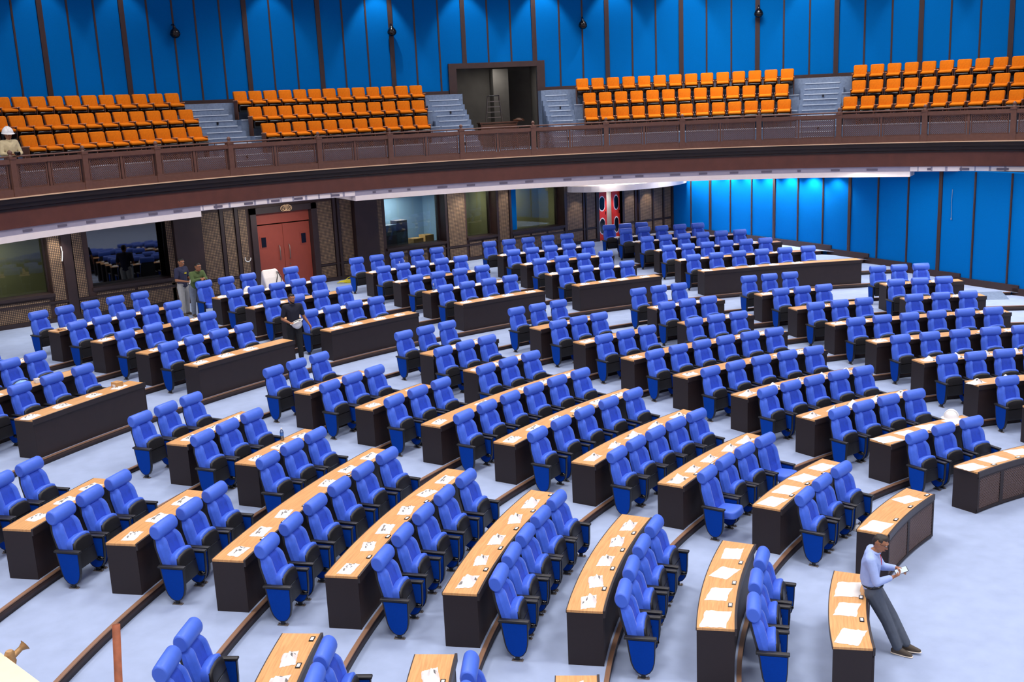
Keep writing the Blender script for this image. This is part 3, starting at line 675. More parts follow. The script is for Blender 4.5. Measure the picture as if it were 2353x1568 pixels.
# ------------------------------------------------------------------ blue armchairs
def chair_proto(down=False, name='armchair'):
    root = empty(name); W = .245
    # backrest
    m = MB(); nu, nt_ = 20, 14; ex = Vector((-.258, 0, .966)); nx_ = Vector((.966, 0, .258)); vs = []; hi = .60
    def sm(a, b, x): t = max(0, min(1, (x-a)/(b-a))); return t*t*(3-2*t)
    for j in range(nt_+1):
        t = j/nt_
        hw = W*(1-.16*sm(.75, 1., t)-.05*sm(.2, 0, t))
        for i in range(nu+1):
            u = -1+2*i/nu; au = abs(u)
            f = .055+.024*sm(.46, .58, au)*(1-.5*sm(.8, 1, t))-.075*sm(.80, 1., au)-.04*sm(.9, 1., t)
            if au < .5: f -= .012*max(0, 1-abs(t-.42)/.05)+.006*sm(.46, .7, t)-.012*sm(.42, .2, t)
            f -= .012*max(0, 1-abs(au-.5)/.07)
            vs.append(Vector((-.085, 0, .34))+ex*(t*hi)+nx_*f+Vector((0, u*hw, 0)))
    k = len(vs); q = nu+1
    vs += [v-nx_*((v-Vector((-.085, 0, .34))).dot(nx_)+.05) for v in vs]
    fs = []; fc = []
    for j in range(nt_):
        for i in range(nu):
            a = j*q+i
            (fc if abs(-1+2*(i+.5)/nu) < .5 and j >= 0 else fs).append((a, a+1, a+q+1, a+q))
    m.add(vs, fs, 0, True); m.add(vs, fc, 1, True)
    ring = list(range(q))+[j*q+nu for j in range(1, nt_+1)]+[nt_*q+i for i in range(nu-1, -1, -1)]+[j*q for j in range(nt_-1, 0, -1)]
    m.add(vs, [(ring[i], ring[i]+k, ring[(i+1) % len(ring)]+k, ring[(i+1) % len(ring)]) for i in range(len(ring))], 0, True)
    back = m.build('backrest', ['velvet', 'velvet2'], root)
    m = MB(); pts = [(-.24, -.02), (.24, -.02), (.245, .2), (.235, .5), (.19, .66), (-.19, .66), (-.235, .5), (-.245, .2)]
    m.prism(pts, Vector((-.085, 0, .34))-nx_*.065, (0, 1, 0), ex, nx_, .03); m.build('back_shell', 'plastic', back)
    kn = MB(); kn.rbox((-.215, .238, .79), (.03, .02, .05), .008); kn.build('back_clip', 'gloss', back)
    # headrest
    m = MB(); n = 20; st = [(-.235, .80), (-.228, .93), (-.21, 1.), (0, 1.02), (.21, 1.), (.228, .93), (.235, .80)]; vs = []
    for y, s_ in st:
        for i in range(n):
            t = 2*pi*i/n; p = ex*(.108*s_*cos(t))+nx_*(.088*s_*sin(t)); vs.append(Vector((-.265, y, 1.005))+p)
    m.add(vs, [(i*n+j, i*n+(j+1) % n, (i+1)*n+(j+1) % n, (i+1)*n+j) for i in range(len(st)-1) for j in range(n)], 0, True)
    m.add(vs, [list(range(n-1, -1, -1)), list(range((len(st)-1)*n, len(st)*n))], 0)
    m.build('headrest', 'leather', root)
    # seat
    if not down:
        c = Vector((-.022, 0, .485)); e2 = Vector((-.14, 0, .99)).normalized(); n2 = Vector((.99, 0, .14)).normalized()
    else:
        c = Vector((.115, 0, .415)); e2 = Vector((.99, 0, .08)).normalized(); n2 = Vector((.08, 0, -.99)).normalized()
    prof = [(-.20, -.215), (-.20, .10), (-.185, .16), (-.13, .19), (0, .205), (.13, .19), (.185, .16), (.20, .10), (.20, -.215)]
    m = MB()
    b = bmesh.new(); L1 = [b.verts.new(c+Vector((0, y*1.06, 0))+e2*z+n2*(-.075)) for y, z in prof]; L2 = [b.verts.new(c+Vector((0, y*1.08, 0))+e2*(z+.018)+n2*.052) for y, z in prof]
    b.faces.new(L1); b.faces.new(L2[::-1])
    for i in range(len(prof)): b.faces.new((L1[i-1], L1[i], L2[i], L2[i-1]))
    bmesh.ops.recalc_face_normals(b, faces=b.faces)
    bmesh.ops.bevel(b, geom=[e for e in b.edges if (e.verts[0] in L1 and e.verts[1] in L1) or (e.verts[0] in L2 and e.verts[1] in L2)], offset=.035, segments=4, profile=.55, affect='EDGES')
    m.bm(b); seat = m.build('seat', 'leather', root)
    m = MB(); b = bmesh.new(); t0 = .045 if not down else .02
    L1 = [b.verts.new(c+Vector((0, y*1.08, 0))+e2*(z-.022)+n2*t0) for y, z in prof]; L2 = [b.verts.new(c+Vector((0, y*1.0, 0))+e2*(z-.04)+n2*(t0+.032)) for y, z in prof]
    b.faces.new(L1); b.faces.new(L2[::-1])
    for i in range(len(prof)): b.faces.new((L1[i-1], L1[i], L2[i], L2[i-1]))
    bmesh.ops.recalc_face_normals(b, faces=b.faces)
    bmesh.ops.bevel(b, geom=[e for e in b.edges if e.verts[0] in L2 and e.verts[1] in L2], offset=.02, segments=3, profile=.5, affect='EDGES')
    m.bm(b); ss = m.build('seat_underside', 'plastic', seat)
    if not down:
        m = MB(); m.box(c+n2*.078+e2*(-.02), (.008, .36, .012)); m.build('shell_seam', 'gloss', ss)
    # sides
    out = [(.155, .535), (.15, .32), (.142, .22), (.12, .14), (.08, .085), (.03, .058), (-.03, .058), (-.08, .085), (-.125, .14), (-.155, .22), (-.18, .36), (-.205, .535)]
    for sy in (-1, 1):
        m = MB(); m.prism(out, (0, sy*.285, 0), (1, 0, 0), (0, 0, 1), (0, 1, 0), .046); sp = m.build('side_panel', 'plastic', root)
        m = MB(); ins = [(x_*.90-.001, .30+(z_-.30)*.945) for x_, z_ in out]
        m.prism(ins, (.004, sy*.285, 0), (1, 0, 0), (0, 0, 1), (0, 1, 0), .056); m.build('fabric_panel', 'sidecloth', sp)
        m = MB(); m.rbox((-.03, sy*.285, .548), (.405, .075, .034), .012); m.build('armrest', 'plastic', sp)
        m = MB(); m.rbox((0, sy*.285, .035), (.055, .05, .07), .008); lg = m.build('leg', 'gloss', root)
        m = MB(); m.rbox((0, sy*.285, .006), (.15, .055, .012), .004)
        for x_ in (-.06, .06): m.tube([(x_, sy*.285, .01), (x_, sy*.285, .034)], .008, 6)
        m.build('foot_plate', 'steel', lg)
    m = MB(); b = bmesh.new(); bmesh.ops.create_uvsphere(b, u_segments=14, v_segments=8, radius=1, matrix=Matrix.Translation((.075, .250, .215)) @ Matrix.Diagonal((.075, .03, .036, 1))); m.bm(b)
    m.build('hinge_cover', 'gloss', root)
    index_kids(root); return root
PROTO = chair_proto(); PROTO2 = chair_proto(True)
used = {}
def place_chair(th, r, w, key, i, n):
    r0, z = row_rz(rk(r)); rr = r0+DEPTH+.65/S
    down = (w == 'W3' and r == 2 and i in (0, 3)) or (w == 'C' and r == 'O4' and i == 0)
    pr = PROTO2 if down else PROTO
    if not used.get(pr.name): used[pr.name] = 1; o = pr
    else: o = copy_tree(pr)
    q = P(th, rr, z); o.location = q
    o.rotation_euler = (0, 0, R(th+180)+random.uniform(-.018, .018))
    return o, down
chairs = []
for w in CH:
    for r in CH[w]:
        bs = bearings(w, r)
        for i, t in enumerate(bs):
            if w == 'C' and r == 'O4' and i == 3: continue        # the one under a white cover, built below
            o, down = place_chair(t, r, w, r, i, len(bs))
            s1, s2 = where(w, r)
            n = i+1
            if isinstance(r, str) and r[0] in '678' and r[1] == 'b': n += 3
            if w == 'W1': pos = ('second', 'first')[i]+' from the aisle'
            elif w == 'A': pos = ORD[len(bs)-i]+' from the aisle'
            else: pos = ORD[n]+' from the left'
            tag(o, 'blue armchair%s %s, %s, %s' % (' seat down' if down else '', pos.replace('from the left', 'from left').replace('from the aisle', 'from aisle'), s1.replace(' from the open floor', ''), s2.replace('from the blue wall', 'from blue wall')), 'chair', 'blue armchairs of the %s' % s2)
            chairs.append((w, r, i, t))

# ------------------------------------------------------------------ packets on the desks
def packet(kind, seed):
    rnd = random.Random(seed); m = MB()
    nx_, ny_ = 9, 7; w_, l_ = (.19, .31) if kind != 'sheet' else (.29, .40)
    vs = []
    for j in range(ny_+1):
        for i in range(nx_+1):
            u, v = i/nx_*2-1, j/ny_*2-1
            e = max(abs(u), abs(v)); h = (.034 if kind != 'sheet' else .028)*(1-e**3)*(.55+.9*rnd.random())+.004+(.065*max(0, 1-((u-.2)**2+(v+.1)**2)*3) if kind == 'bag' else 0)
            sk = 1+rnd.uniform(-.06, .06)*(e > .9)
            x_, y_ = u*w_/2*sk+.04*v*(kind != 'print'), v*l_/2*sk
            if e > .98: h = .0015
            vs.append((x_, y_, h))
    q = nx_+1; k = len(vs); vs += [(x_, y_, 0.) for x_, y_, _ in vs]
    fs = []; fi = []
    for j in range(ny_):
        for i in range(nx_):
            a = j*q+i; g = (kind == 'print' and 3 <= i <= 6 and 1 <= j <= 5 and rnd.random() < .55) or (kind == 'bag' and rnd.random() < .05)
            (fi if g else fs).append((a, a+1, a+q+1, a+q))
    m.add(vs, fs, 0, True); m.add(vs, fi, 1, True)
    ring = list(range(q))+[j*q+nx_ for j in range(1, ny_+1)]+[ny_*q+i for i in range(nx_-1, -1, -1)]+[j*q for j in range(ny_-1, 0, -1)]
    m.add(vs, [(ring[i], ring[i]+k, ring[(i+1) % len(ring)]+k, ring[(i+1) % len(ring)]) for i in range(len(ring))], 0)
    me = m.build('plastic_packet', ['sheet' if kind == 'sheet' else 'bag', 'ink']); return me
PK = {'bag': [packet('bag', s) for s in (1, 2, 3)], 'print': [packet('print', s) for s in (4, 5, 6)], 'sheet': [packet('sheet', s) for s in (7, 8, 9)]}
fresh = {o.name: True for l in PK.values() for o in l}
for (w, r, i, t) in chairs+[('C', 'O4', 3, 95.44)]:
    rnd = random.Random(hash((w, str(r), i)) % 9973 if False else sum(ord(c) for c in w+str(r))*31+i*7)
    kind = 'sheet' if r in (1, 2) and w in ('W2', 'W3', 'W4') else ('print' if w in 'ABCDEF' or (w in ('W2', 'W3', 'W4', 'W5') and str(r)[0] in '5678') else 'bag')
    if rnd.random() < .07 and w not in ('W1', 'W2'): continue
    src = rnd.choice(PK[kind])
    if fresh[src.name]: o = src; fresh[src.name] = False
    else: o = src.copy(); COL.objects.link(o)
    r0, z = row_rz(rk(r)); da = rnd.uniform(.02, .12)/(r0*S)*180/pi
    rr = r0+.135 if kind != 'sheet' else r0+.15
    o.location = P(t+da, rr, z+DH)+Vector((0, 0, .0015)); o.rotation_euler = (0, 0, R(t+180)+rnd.uniform(-.25, .25)+(.35 if kind == 'bag' else 0))
    s = rnd.uniform(.9, 1.12); o.scale = (s, s, s)
    s1, s2 = where(w, r); n = i+1+(3 if isinstance(r, str) and r[0] in '678' and r[1] == 'b' else 0)
    nm = {'bag': 'crumpled white plastic bag', 'print': 'flat printed white packet', 'sheet': 'spread white plastic sheet'}[kind]
    pos = ('second', 'first')[i]+' from aisle' if w == 'W1' else ('%s from aisle' % ORD[len(bearings(w, r))-i] if w == 'A' else '%s from left' % ORD[n])
    tag(o, '%s, %s, %s, %s' % (nm.replace('white ', 'white '), pos, s1.replace(' from the open floor', ''), s2.replace(' from the blue wall', ' from blue wall')), 'packet', 'packets on desks of the %s' % s2)
for l in PK.values():
    for o in l:
        if fresh[o.name]: bpy.data.objects.remove(o)

# ------------------------------------------------------------------ orange gallery chairs
def gseat():
    root = empty('theatre_chair')                # origin on the tier under the backrest, +x towards the hall
    m = MB(); b = bmesh.new(); pts = []
    w2, z0, z1, rc = .225, .50, .915, .055
    for cx, cz, a0 in ((w2-rc, z1-rc, 0), (-w2+rc, z1-rc, 90)):
        for i in range(5): pts.append((cx+rc*cos(R(a0+22.5*i)), cz+rc*sin(R(a0+22.5*i))))
    pts += [(-w2*.96, z0), (w2*.96, z0)]
    A = [b.verts.new((.05-.12*(z-z0)/.56, y, z)) for y, z in pts]; B = [b.verts.new((-.05-.12*(z-z0)/.56, y, z)) for y, z in pts]
    b.faces.new(A); b.faces.new(B[::-1])
    for i in range(len(pts)): b.faces.new((A[i-1], A[i], B[i], B[i-1]))
    bmesh.ops.recalc_face_normals(b, faces=b.faces)
    bmesh.ops.bevel(b, geom=[e for e in b.edges if e.verts[0] in A and e.verts[1] in A], offset=.025, segments=3, profile=.5, affect='EDGES'); m.bm(b)
    bk = m.build('backrest', 'orange', root)
    m = MB(); m.rbox((-.03, 0, .62), (.03, .46, .52), .012, 0, Matrix.Rotation(R(-12), 3, 'Y')); m.build('back_shell', 'seatwood', bk)
    m = MB(); m.rbox((.19, 0, .545), (.34, .43, .08), .035, 0, Matrix.Rotation(R(8), 3, 'Y')); st = m.build('seat', 'orange', root)
    m = MB(); m.rbox((.20, 0, .375), (.31, .42, .25), .03, 0, Matrix.Rotation(R(14), 3, 'Y')); m.build('seat_underside', 'gloss', st)  # black block stands in for the shade under the seat
    for sy in (-1, 1):
        m = MB(); m.rbox((.10, sy*.236, .30), (.32, .026, .60), .012); sp = m.build('side_panel', 'seatwood', root)
        m = MB(); m.rbox((.11, sy*.236, .615), (.36, .034, .03), .01); m.build('armrest', 'armtan', sp)
    index_kids(root); return root
GP = gseat(); gfirst = True
GROWS = {1: {1: (111.09, 95.81, 11), 2: (88.58, 72.96, 11), 3: (55.18, 35.55, 13), 4: (29.17, 12.5, 11)},
         2: {1: (111.54, 95.1, 12), 2: (88.58, 72.41, 12), 3: (54.97, 35.92, 13), 4: (28.69, 12.9, 11)},
         3: {1: (110.8, 94.95, 12), 2: (88.75, 71.84, 13), 3: (55.36, 35.55, 14), 4: (28.87, 12.3, 12)}}
for j in GROWS:
    for b_, (a, f, n) in GROWS[j].items():
        for i in range(n):
            t = a+(f-a)*i/(n-1)
            if gfirst: o = GP; gfirst = False
            else: o = copy_tree(GP)
            o.location = P(t, GE[j-1]+.48, GROW[j-1], GC)+Vector((0, 0, .003)); o.rotation_euler = (0, 0, R(t+180))
            pos = ORD[i+1]+' from left' if b_ != 4 else ORD[i+1]+' from the stairs'
            tag(o, 'orange gallery chair, %s, %s row above the railing, %s block from left' % (pos, ORD[j], ORD[b_]), 'chair', 'orange chairs of the %s gallery block' % ORD[b_])

# ------------------------------------------------------------------ people
def remeshed(mb, name, m, parent, vox=.008, smooth=3):
    o = mb.build(name, m)
    md = o.modifiers.new('r', 'REMESH'); md.mode = 'VOXEL'; md.voxel_size = vox; md.use_smooth_shade = True
    s = o.modifiers.new('s', 'SMOOTH'); s.factor = .5; s.iterations = smooth
    dg = bpy.context.evaluated_depsgraph_get(); me = bpy.data.meshes.new_from_object(o.evaluated_get(dg))
    o.modifiers.clear(); old = o.data; o.data = me; bpy.data.meshes.remove(old); me.name = name
    me.polygons.foreach_set('use_smooth', [True]*len(me.polygons))
    if parent: o.parent = parent
    return o
V = Vector
def hand(mb, w, d, n, side, curl=.5):
    """w wrist, d fingers' direction, n palm-facing direction, side +1: thumb towards d x n"""
    d = V(d).normalized(); n = (V(n)-d*V(n).dot(d)).normalized(); s = d.cross(n)*side; w = V(w)
    k0 = w+d*.085
    mb.hull([(w, .022), (k0+s*.030, (.015, .015, .015)), (k0-s*.030, .014), (w+d*.05+s*.032, .016)])
    for i, (ln, off) in enumerate(((.066, .030), (.074, .011), (.069, -.010), (.054, -.029))):
        p = k0+s*off; ang = .25+curl*.5; q = p; dirv = d
        for j, f in enumerate((.45, .32, .23)):
            dirv = (d*cos(ang)+n*sin(ang)); e = q+dirv*ln*f*1.25
            mb.hull([(q, .0095-.001*j), (e, .0088-.001*j)], sub=1); q = e; ang += curl*1.0
    t0 = w+d*.03+s*.028; t1 = t0+(s*.8+d*.5+n*.3).normalized()*.036; t2 = t1+(d*.8+n*.5+s*.1).normalized()*.034
    mb.hull([(t0, .014), (t1, .0115)], sub=1); mb.hull([(t1, .0115), (t2, .009)], sub=1)
def person(label, loc, rz, J, shirt, pants, sleeve='long', hair='hair', tilt=(0, 0), shoes='shoe', sole='sole', hands=None, glasses=False, hem=None, beard=False):
    root = empty('person', loc, rz); tag(root, label, 'person')
    g = {k: V(v) for k, v in J.items()}
    B = MB()
    sh = (g['shL']+g['shR'])/2
    B.hull([(g['hip']+V((0, .07, 0)), (.10, .085, .10)), (g['hip']-V((0, .07, 0)), (.10, .085, .10)), (g['waist'], (.10, .135, .08))])
    B.hull([(g['waist'], (.10, .135, .08)), (g['chest'], (.112, .165, .12))]); B.hull([(g['chest'], (.112, .16, .12)), (g['shL'], .058), (g['shR'], .058)])
    B.hull([(sh+V((0, 0, .02)), .075), (g['neck'], .055)]); B.hull([(g['neck'], .054), (g['head']-V((0, 0, .06)), .05)])
    rt = Matrix.Rotation(R(tilt[0]), 3, 'Z') @ Matrix.Rotation(R(tilt[1]), 3, 'Y')
    def H(x, y, z): return g['head']+rt @ V((x, y, z))
    B.hull([(H(-.012, 0, .02), .088), (H(.012, 0, .035), .078), (H(.0, .0, -.02), (.08, .07, .07))])
    B.hull([(H(.015, 0, -.02), (.075, .066, .06)), (H(.055, 0, -.095), (.026, .032, .022)), (H(.01, .045, -.06), .026), (H(.01, -.045, -.06), .026)])
    B.hull([(H(.088, 0, .012), .010), (H(.112, 0, -.028), .013), (H(.094, .014, -.034), .008), (H(.094, -.014, -.034), .008)])
    B.hull([(H(.088, .022, -.066), .008), (H(.088, -.022, -.066), .008), (H(.096, 0, -.066), .009)])
    for sy in (-1, 1):
        B.hull([(H(-.005, sy*.078, .012), (.018, .008, .026)), (H(-.002, sy*.076, -.022), (.011, .008, .014))])
        B.hull([(H(.078, sy*.05, .034), .012), (H(.09, sy*.012, .036), .012)])
    for s in 'LR':
        B.hull([(g['sh'+s], .056), (g['el'+s], .042)]); B.hull([(g['el'+s], .042), (g['wr'+s], .027)])
        y = .07 if s == 'L' else -.07; hp = g['hip']+V((0, y*1.25, -.02))
        B.hull([(hp, .092), (g['kn'+s], .058)]); B.hull([(g['kn'+s], .058), (g['an'+s], .042)])
        d, n, c = (hands or {}).get(s, ((0, 0, -1), (0, -1 if s == 'L' else 1, 0), .35))
        hand(B, g['wr'+s], d, n, 1 if s == 'R' else -1, c)
        t = g['to'+s]-g['an'+s]
        B.hull([(g['an'+s]-V((0, 0, .02)), .04), (g['an'+s]+V((0, 0, -.045))+t.normalized()*.10, .03)])
    body = remeshed(B, 'body', 'skin', root, .0075, 2)
    # face details
    for sy in (-1, 1):
        e = MB(); b = bmesh.new(); bmesh.ops.create_uvsphere(b, u_segments=10, v_segments=6, radius=1, matrix=Matrix.Translation(H(.080, sy*.031, .014)) @ (rt @ Matrix.Diagonal((.011, .014, .008))).to_4x4()); e.bm(b); eo = e.build('eye', 'eye', root)
        e = MB(); b = bmesh.new(); bmesh.ops.create_uvsphere(b, u_segments=8, v_segments=6, radius=.0065, matrix=Matrix.Translation(H(.0865, sy*.031, .014))); e.bm(b); e.build('pupil', 'gloss', eo)
        e = MB(); e.tube([H(.083, sy*.05, .034), H(.094, sy*.033, .040), H(.095, sy*.014, .036)], .0045, 6); e.build('eyebrow', hair, root)
    e = MB(); e.tube([H(.088, .024, -.066), H(.104, 0, -.064), H(.088, -.024, -.066)], [.003, .007, .003], 6); e.build('mouth', 'lips', root)
    hm = MB(); hm.hull([(H(-.022, 0, .035), (.086, .082, .085)), (H(.012, 0, .075), (.068, .066, .048)), (H(-.06, 0, -.02), (.04, .06, .05))])
    for sy in (-1, 1): hm.hull([(H(-.005, sy*.07, .045), (.03, .014, .035)), (H(.01, sy*.073, .012), (.012, .007, .022))])
    remeshed(hm, 'hair', hair, root, .008, 2)
    if beard:
        bd = MB(); bd.hull([(H(.058, 0, -.100), (.03, .036, .022)), (H(.02, .05, -.058), (.02, .022, .03)), (H(.02, -.05, -.058), (.02, .022, .03))]); bd.hull([(H(.09, .02, -.052), .008), (H(.09, -.02, -.052), .008)], sub=1); remeshed(bd, 'beard', hair, root, .007, 2)
    if glasses:
        gl = MB()
        for sy in (-1, 1):
            gl.tube([H(.104+.002*cos(2*pi*i/14), sy*.032+.021*cos(2*pi*i/14), .012+.016*sin(2*pi*i/14)) for i in range(14)], .002, 5, closed=True)
            gl.tube([H(.102, sy*.053, .016), H(.0, sy*.086, .018)], .002, 5)
        gl.tube([H(.106, .011, .016), H(.106, -.011, .016)], .002, 5); gl.build('glasses', 'gloss', root)
    # shirt
    T = MB(); hz = hem if hem is not None else g['hip'].z+.02
    low = V((g['hip'].x*.9+g['waist'].x*.1, 0, max(hz, g['hip'].z-.02)))
    T.hull([(low+V((0, .06, 0)), (.118, .10, .05)), (low-V((0, .06, 0)), (.118, .10, .05)), (g['waist'], (.125, .158, .09))])
    T.hull([(g['waist'], (.125, .158, .09)), (g['chest'], (.130, .182, .13))]); T.hull([(g['chest'], (.128, .172, .13)), (g['shL'], .070), (g['shR'], .070)])
    T.hull([(sh+V((0, 0, .01)), .092), (g['neck']-V((0, 0, .02)), .066)])
    for s in 'LR':
        if sleeve == 'long':
            T.hull([(g['sh'+s], .069), (g['el'+s], .056)]); T.hull([(g['el'+s], .056), (g['wr'+s].lerp(g['el'+s], .16), .041)])
        else: T.hull([(g['sh'+s], .070), (g['sh'+s].lerp(g['el'+s], .72), .064)])
    remeshed(T, 'shirt', shirt, root, .010, 3)
    if sleeve == 'long' or beard:
        c = MB(); q = g['neck']-V((0, 0, .005)); c.tube([q+V((.062*cos(2*pi*i/16)+.008, .064*sin(2*pi*i/16), -.012*cos(2*pi*i/16))) for i in range(16)], .014, 8, closed=True); c.build('collar', shirt, root)
    t = MB(); t.hull([(g['hip']+V((0, .075, .03)), (.118, .098, .10)), (g['hip']+V((0, -.075, .03)), (.118, .098, .10))])
    for s in 'LR':
        y = .07 if s == 'L' else -.07; hp = g['hip']+V((0, y*1.25, -.03))
        t.hull([(hp, .112), (g['kn'+s], .078)]); t.hull([(g['kn'+s], .078), (g['an'+s]+V((0, 0, .03)), .066)])
    remeshed(t, 'trousers', pants, root, .010, 3)
    for s in 'LR':
        a = g['an'+s]; f = (g['to'+s]-a); f.z = 0; f.normalize(); up = (g['to'+s].z-(a.z-.08))
        k = MB(); tz = g['to'+s].z; hz_ = a.z-.06
        k.hull([(V((a.x, a.y, hz_+.02))-f*.045, (.036, .036, .04)), (a+V((0, 0, -.005)), .044), (V((a.x, a.y, 0))+f*.10+V((0, 0, (hz_+tz)/2+.01)), (.042, .042, .032)), (V((a.x, a.y, 0))+f*.165+V((0, 0, tz)), (.034, .034, .024))])
        so = remeshed(k, 'shoe', shoes, root, .008, 2)
        k = MB(); k.hull([(V((a.x, a.y, hz_-.012))-f*.048, (.038, .038, .012)), (V((a.x, a.y, 0))+f*.10+V((0, 0, (hz_+tz)/2-.018)), (.044, .044, .012)), (V((a.x, a.y, 0))+f*.17+V((0, 0, tz-.018)), (.036, .036, .012))]); k.build('shoe_sole', sole, so)
    return root
def stand(h=1.70, **kw):
    k = h/1.70
    J = dict(hip=(0, 0, .90), waist=(0, 0, 1.06), chest=(.005, 0, 1.26), neck=(.01, 0, 1.45), head=(.025, 0, 1.585), shL=(0, .185, 1.385), shR=(0, -.185, 1.385),
             elL=(-.02, .24, 1.10), elR=(-.02, -.24, 1.10), wrL=(.05, .25, .86), wrR=(.05, -.25, .86), knL=(.02, .10, .49), knR=(.02, -.10, .49), anL=(0, .10, .085), anR=(0, -.10, .085), toL=(.16, .12, .03), toR=(.16, -.12, .03))
    J = {a: tuple(c*k for c in b) for a, b in J.items()}; J.update(kw); return J
def helmet(loc, rot, label, group=None, up=True):
    o = empty('safety_helmet', loc); o.rotation_euler = rot; tag(o, label, 'helmet', group)
    m = MB(); prof = [(.135*cos(R(a)), .005+.155*sin(R(a))) for a in range(0, 90, 9)]+[(.002, .160)]
    m.lathe(prof, n=24); m.build('shell', 'helmet', o)
    m = MB(); n = 28; vs = []
    for i in range(n):
        a = 2*pi*i/n; r = .15+.035*max(0, cos(a)); vs += [(.132*cos(a), .132*sin(a), .012), (r*1.05*cos(a), r*.98*sin(a), -.004), (r*1.05*cos(a), r*.98*sin(a), -.010), (.128*cos(a), .128*sin(a), .0)]
    m.add(vs, [(i*4+j, i*4+(j+1) % 4, ((i+1) % n)*4+(j+1) % 4, ((i+1) % n)*4+j) for i in range(n) for j in range(4)], 0, True); m.build('brim', 'helmet', o)
    m = MB()
    for y in (-.03, 0, .03): m.tube([(.138*cos(R(a)), y, .008+.158*sin(R(a))) for a in range(15, 166, 15)], .006, 6)
    m.build('ridge', 'helmet', o)
    m = MB(); m.tube([(.11*cos(2*pi*i/20), .11*sin(2*pi*i/20), .004) for i in range(20)], .010, 6, closed=True); m.build('headband', 'gloss', o)
    return o

# man in the light blue shirt, half sitting on the front desk and reading his phone
TH1 = 122.65
J1 = dict(hip=(.05, 0, .845), waist=(.0, 0, .99), chest=(.015, 0, 1.19), neck=(.05, 0, 1.365), head=(.115, 0, 1.485), shL=(.01, .185, 1.305), shR=(.01, -.185, 1.305),
          elL=(.15, .20, 1.07), elR=(.09, -.245, 1.04), wrL=(.33, .09, 1.12), wrR=(.275, -.10, 1.07),
          knL=(.29, .05, .46), knR=(.23, -.09, .45), anL=(.47, -.01, .10), anR=(.37, -.10, .085), toL=(.64, -.04, .055), toR=(.52, -.14, .03))
p1 = person('man in light blue shirt leaning on the front desk reading a phone', P(TH1, R1-.014, 0), R(TH1+180), J1, 'shirtblue', 'trousers', hair='hair2', tilt=(-6, 26), glasses=True,
            hands=dict(L=((.75, -.45, .15), (.2, -.6, -.75), .55), R=((.75, .45, .2), (.1, .6, .75), .55)), hem=.86)
b_ = MB(); b_.tube([V((.04, 0, .915))+V((.130*cos(2*pi*i/20), .170*sin(2*pi*i/20), 0)) for i in range(20)], .014, 6, closed=True); b_.build('belt', 'gloss', p1)
ty = MB(); ty.tube([V((.11, .0, 1.35)), V((.135, .02, 1.27)), V((.145, .0, 1.18))], [.008, .006, .004], 6); ty.build('lanyard', 'red', p1)
ph = MB(); ph.rbox((0, 0, 0), (.165, .08, .010), .004); ph.box((0, 0, .0055), (.15, .072, .001), 1)
po = ph.build('mobile_phone', ['gloss', 'screen']); po.location = P(TH1, R1-.014, 0)+Matrix.Rotation(R(TH1+180), 3, 'Z') @ V((.385, 0, 1.13)); po.rotation_euler = (R(38), R(-24), R(TH1+180+14)); tag(po, 'pale lit phone held by the man in light blue shirt', 'phone')

# man in black polo walking down with a helmet
L4 = V((-3.02*S, 14.93*S, ZO*S))
p4 = person('bearded man in black polo shirt carrying a white helmet upside down', L4, R(-103), stand(1.70, elR=(.0, -.27, 1.09), wrR=(.20, -.12, 1.00), elL=(-.02, .27, 1.10), wrL=(.08, .37, .90), knL=(.06, .10, .49), anL=(.10, .10, .085), toL=(.26, .13, .03), anR=(-.06, -.09, .085), toR=(.10, -.11, .03)),
            'blackpolo', 'blackpants', 'short', beard=True, tilt=(22, 6), shoes='gloss', hem=.84, hands=dict(R=((.75, .55, -.1), (.2, .4, -.7), .6), L=((.25, .35, -.9), (.2, -.9, 0), .3)))
helmet(L4+Matrix.Rotation(R(-103), 3, 'Z') @ V((.30, .0, 1.03)), (R(180+14), R(-16), R(-60)), 'white safety helmet held upside down by the man in black polo')
# man in navy T-shirt
L2 = V((-3.29*S, 18.90*S, (FLOOR_TOP)*S))
p2 = person('man in navy T-shirt by the dark column holding a white helmet', L2, R(-62), stand(1.70, elR=(.02, -.26, 1.09), wrR=(.25, -.10, 1.04), elL=(.03, .25, 1.10), wrL=(.26, .13, 1.04)),
            'navy', 'palegrey', 'short', tilt=(8, 12), hem=.80, hands=dict(R=((.8, .5, -.05), (.2, .3, -.9), .6), L=((.8, -.4, -.05), (.2, -.3, -.9), .6)))
em = MB()
for dy, r_ in ((.018, .022), (-.026, .022)): em.prism([(r_*cos(2*pi*i/14), r_*sin(2*pi*i/14)) for i in range(14)], (.143, dy+.02, 1.27), (0, 1, 0), (0, 0, 1), (1, 0, 0), .006)
em.build('chest_print', 'yellow', p2)
helmet(L2+Matrix.Rotation(R(-62), 3, 'Z') @ V((.40, .03, .965)), (R(0), R(16), R(-50)), 'white safety helmet held by the man in navy T-shirt')
# man in green shirt leaning on a chair back
L3 = P(99.68, 18.59+.43/S, FLOOR_TOP)
p3 = person('man in olive green shirt leaning with folded hands on a blue chair', L3, R(280), stand(1.68, hip=(-.02, 0, .89), waist=(.05, 0, 1.03), chest=(.13, 0, 1.20), neck=(.20, 0, 1.36), head=(.25, 0, 1.485), shL=(.15, .185, 1.30), shR=(.15, -.185, 1.30), elL=(.24, .23, 1.10), elR=(.24, -.20, 1.10), wrL=(.40, .07, 1.165), wrR=(.40, -.03, 1.165), knL=(-.02, .10, .48), knR=(-.02, -.10, .48), anL=(-.06, .10, .085), anR=(-.06, -.10, .085), toL=(.10, .12, .03), toR=(.10, -.12, .03)),
            'green', 'jeans', 'long', tilt=(20, 2), glasses=True, hem=.84, hands=dict(L=((.5, -.7, 0), (.2, 0, -1), .7), R=((.5, .7, .05), (.2, 0, -1), .7)))
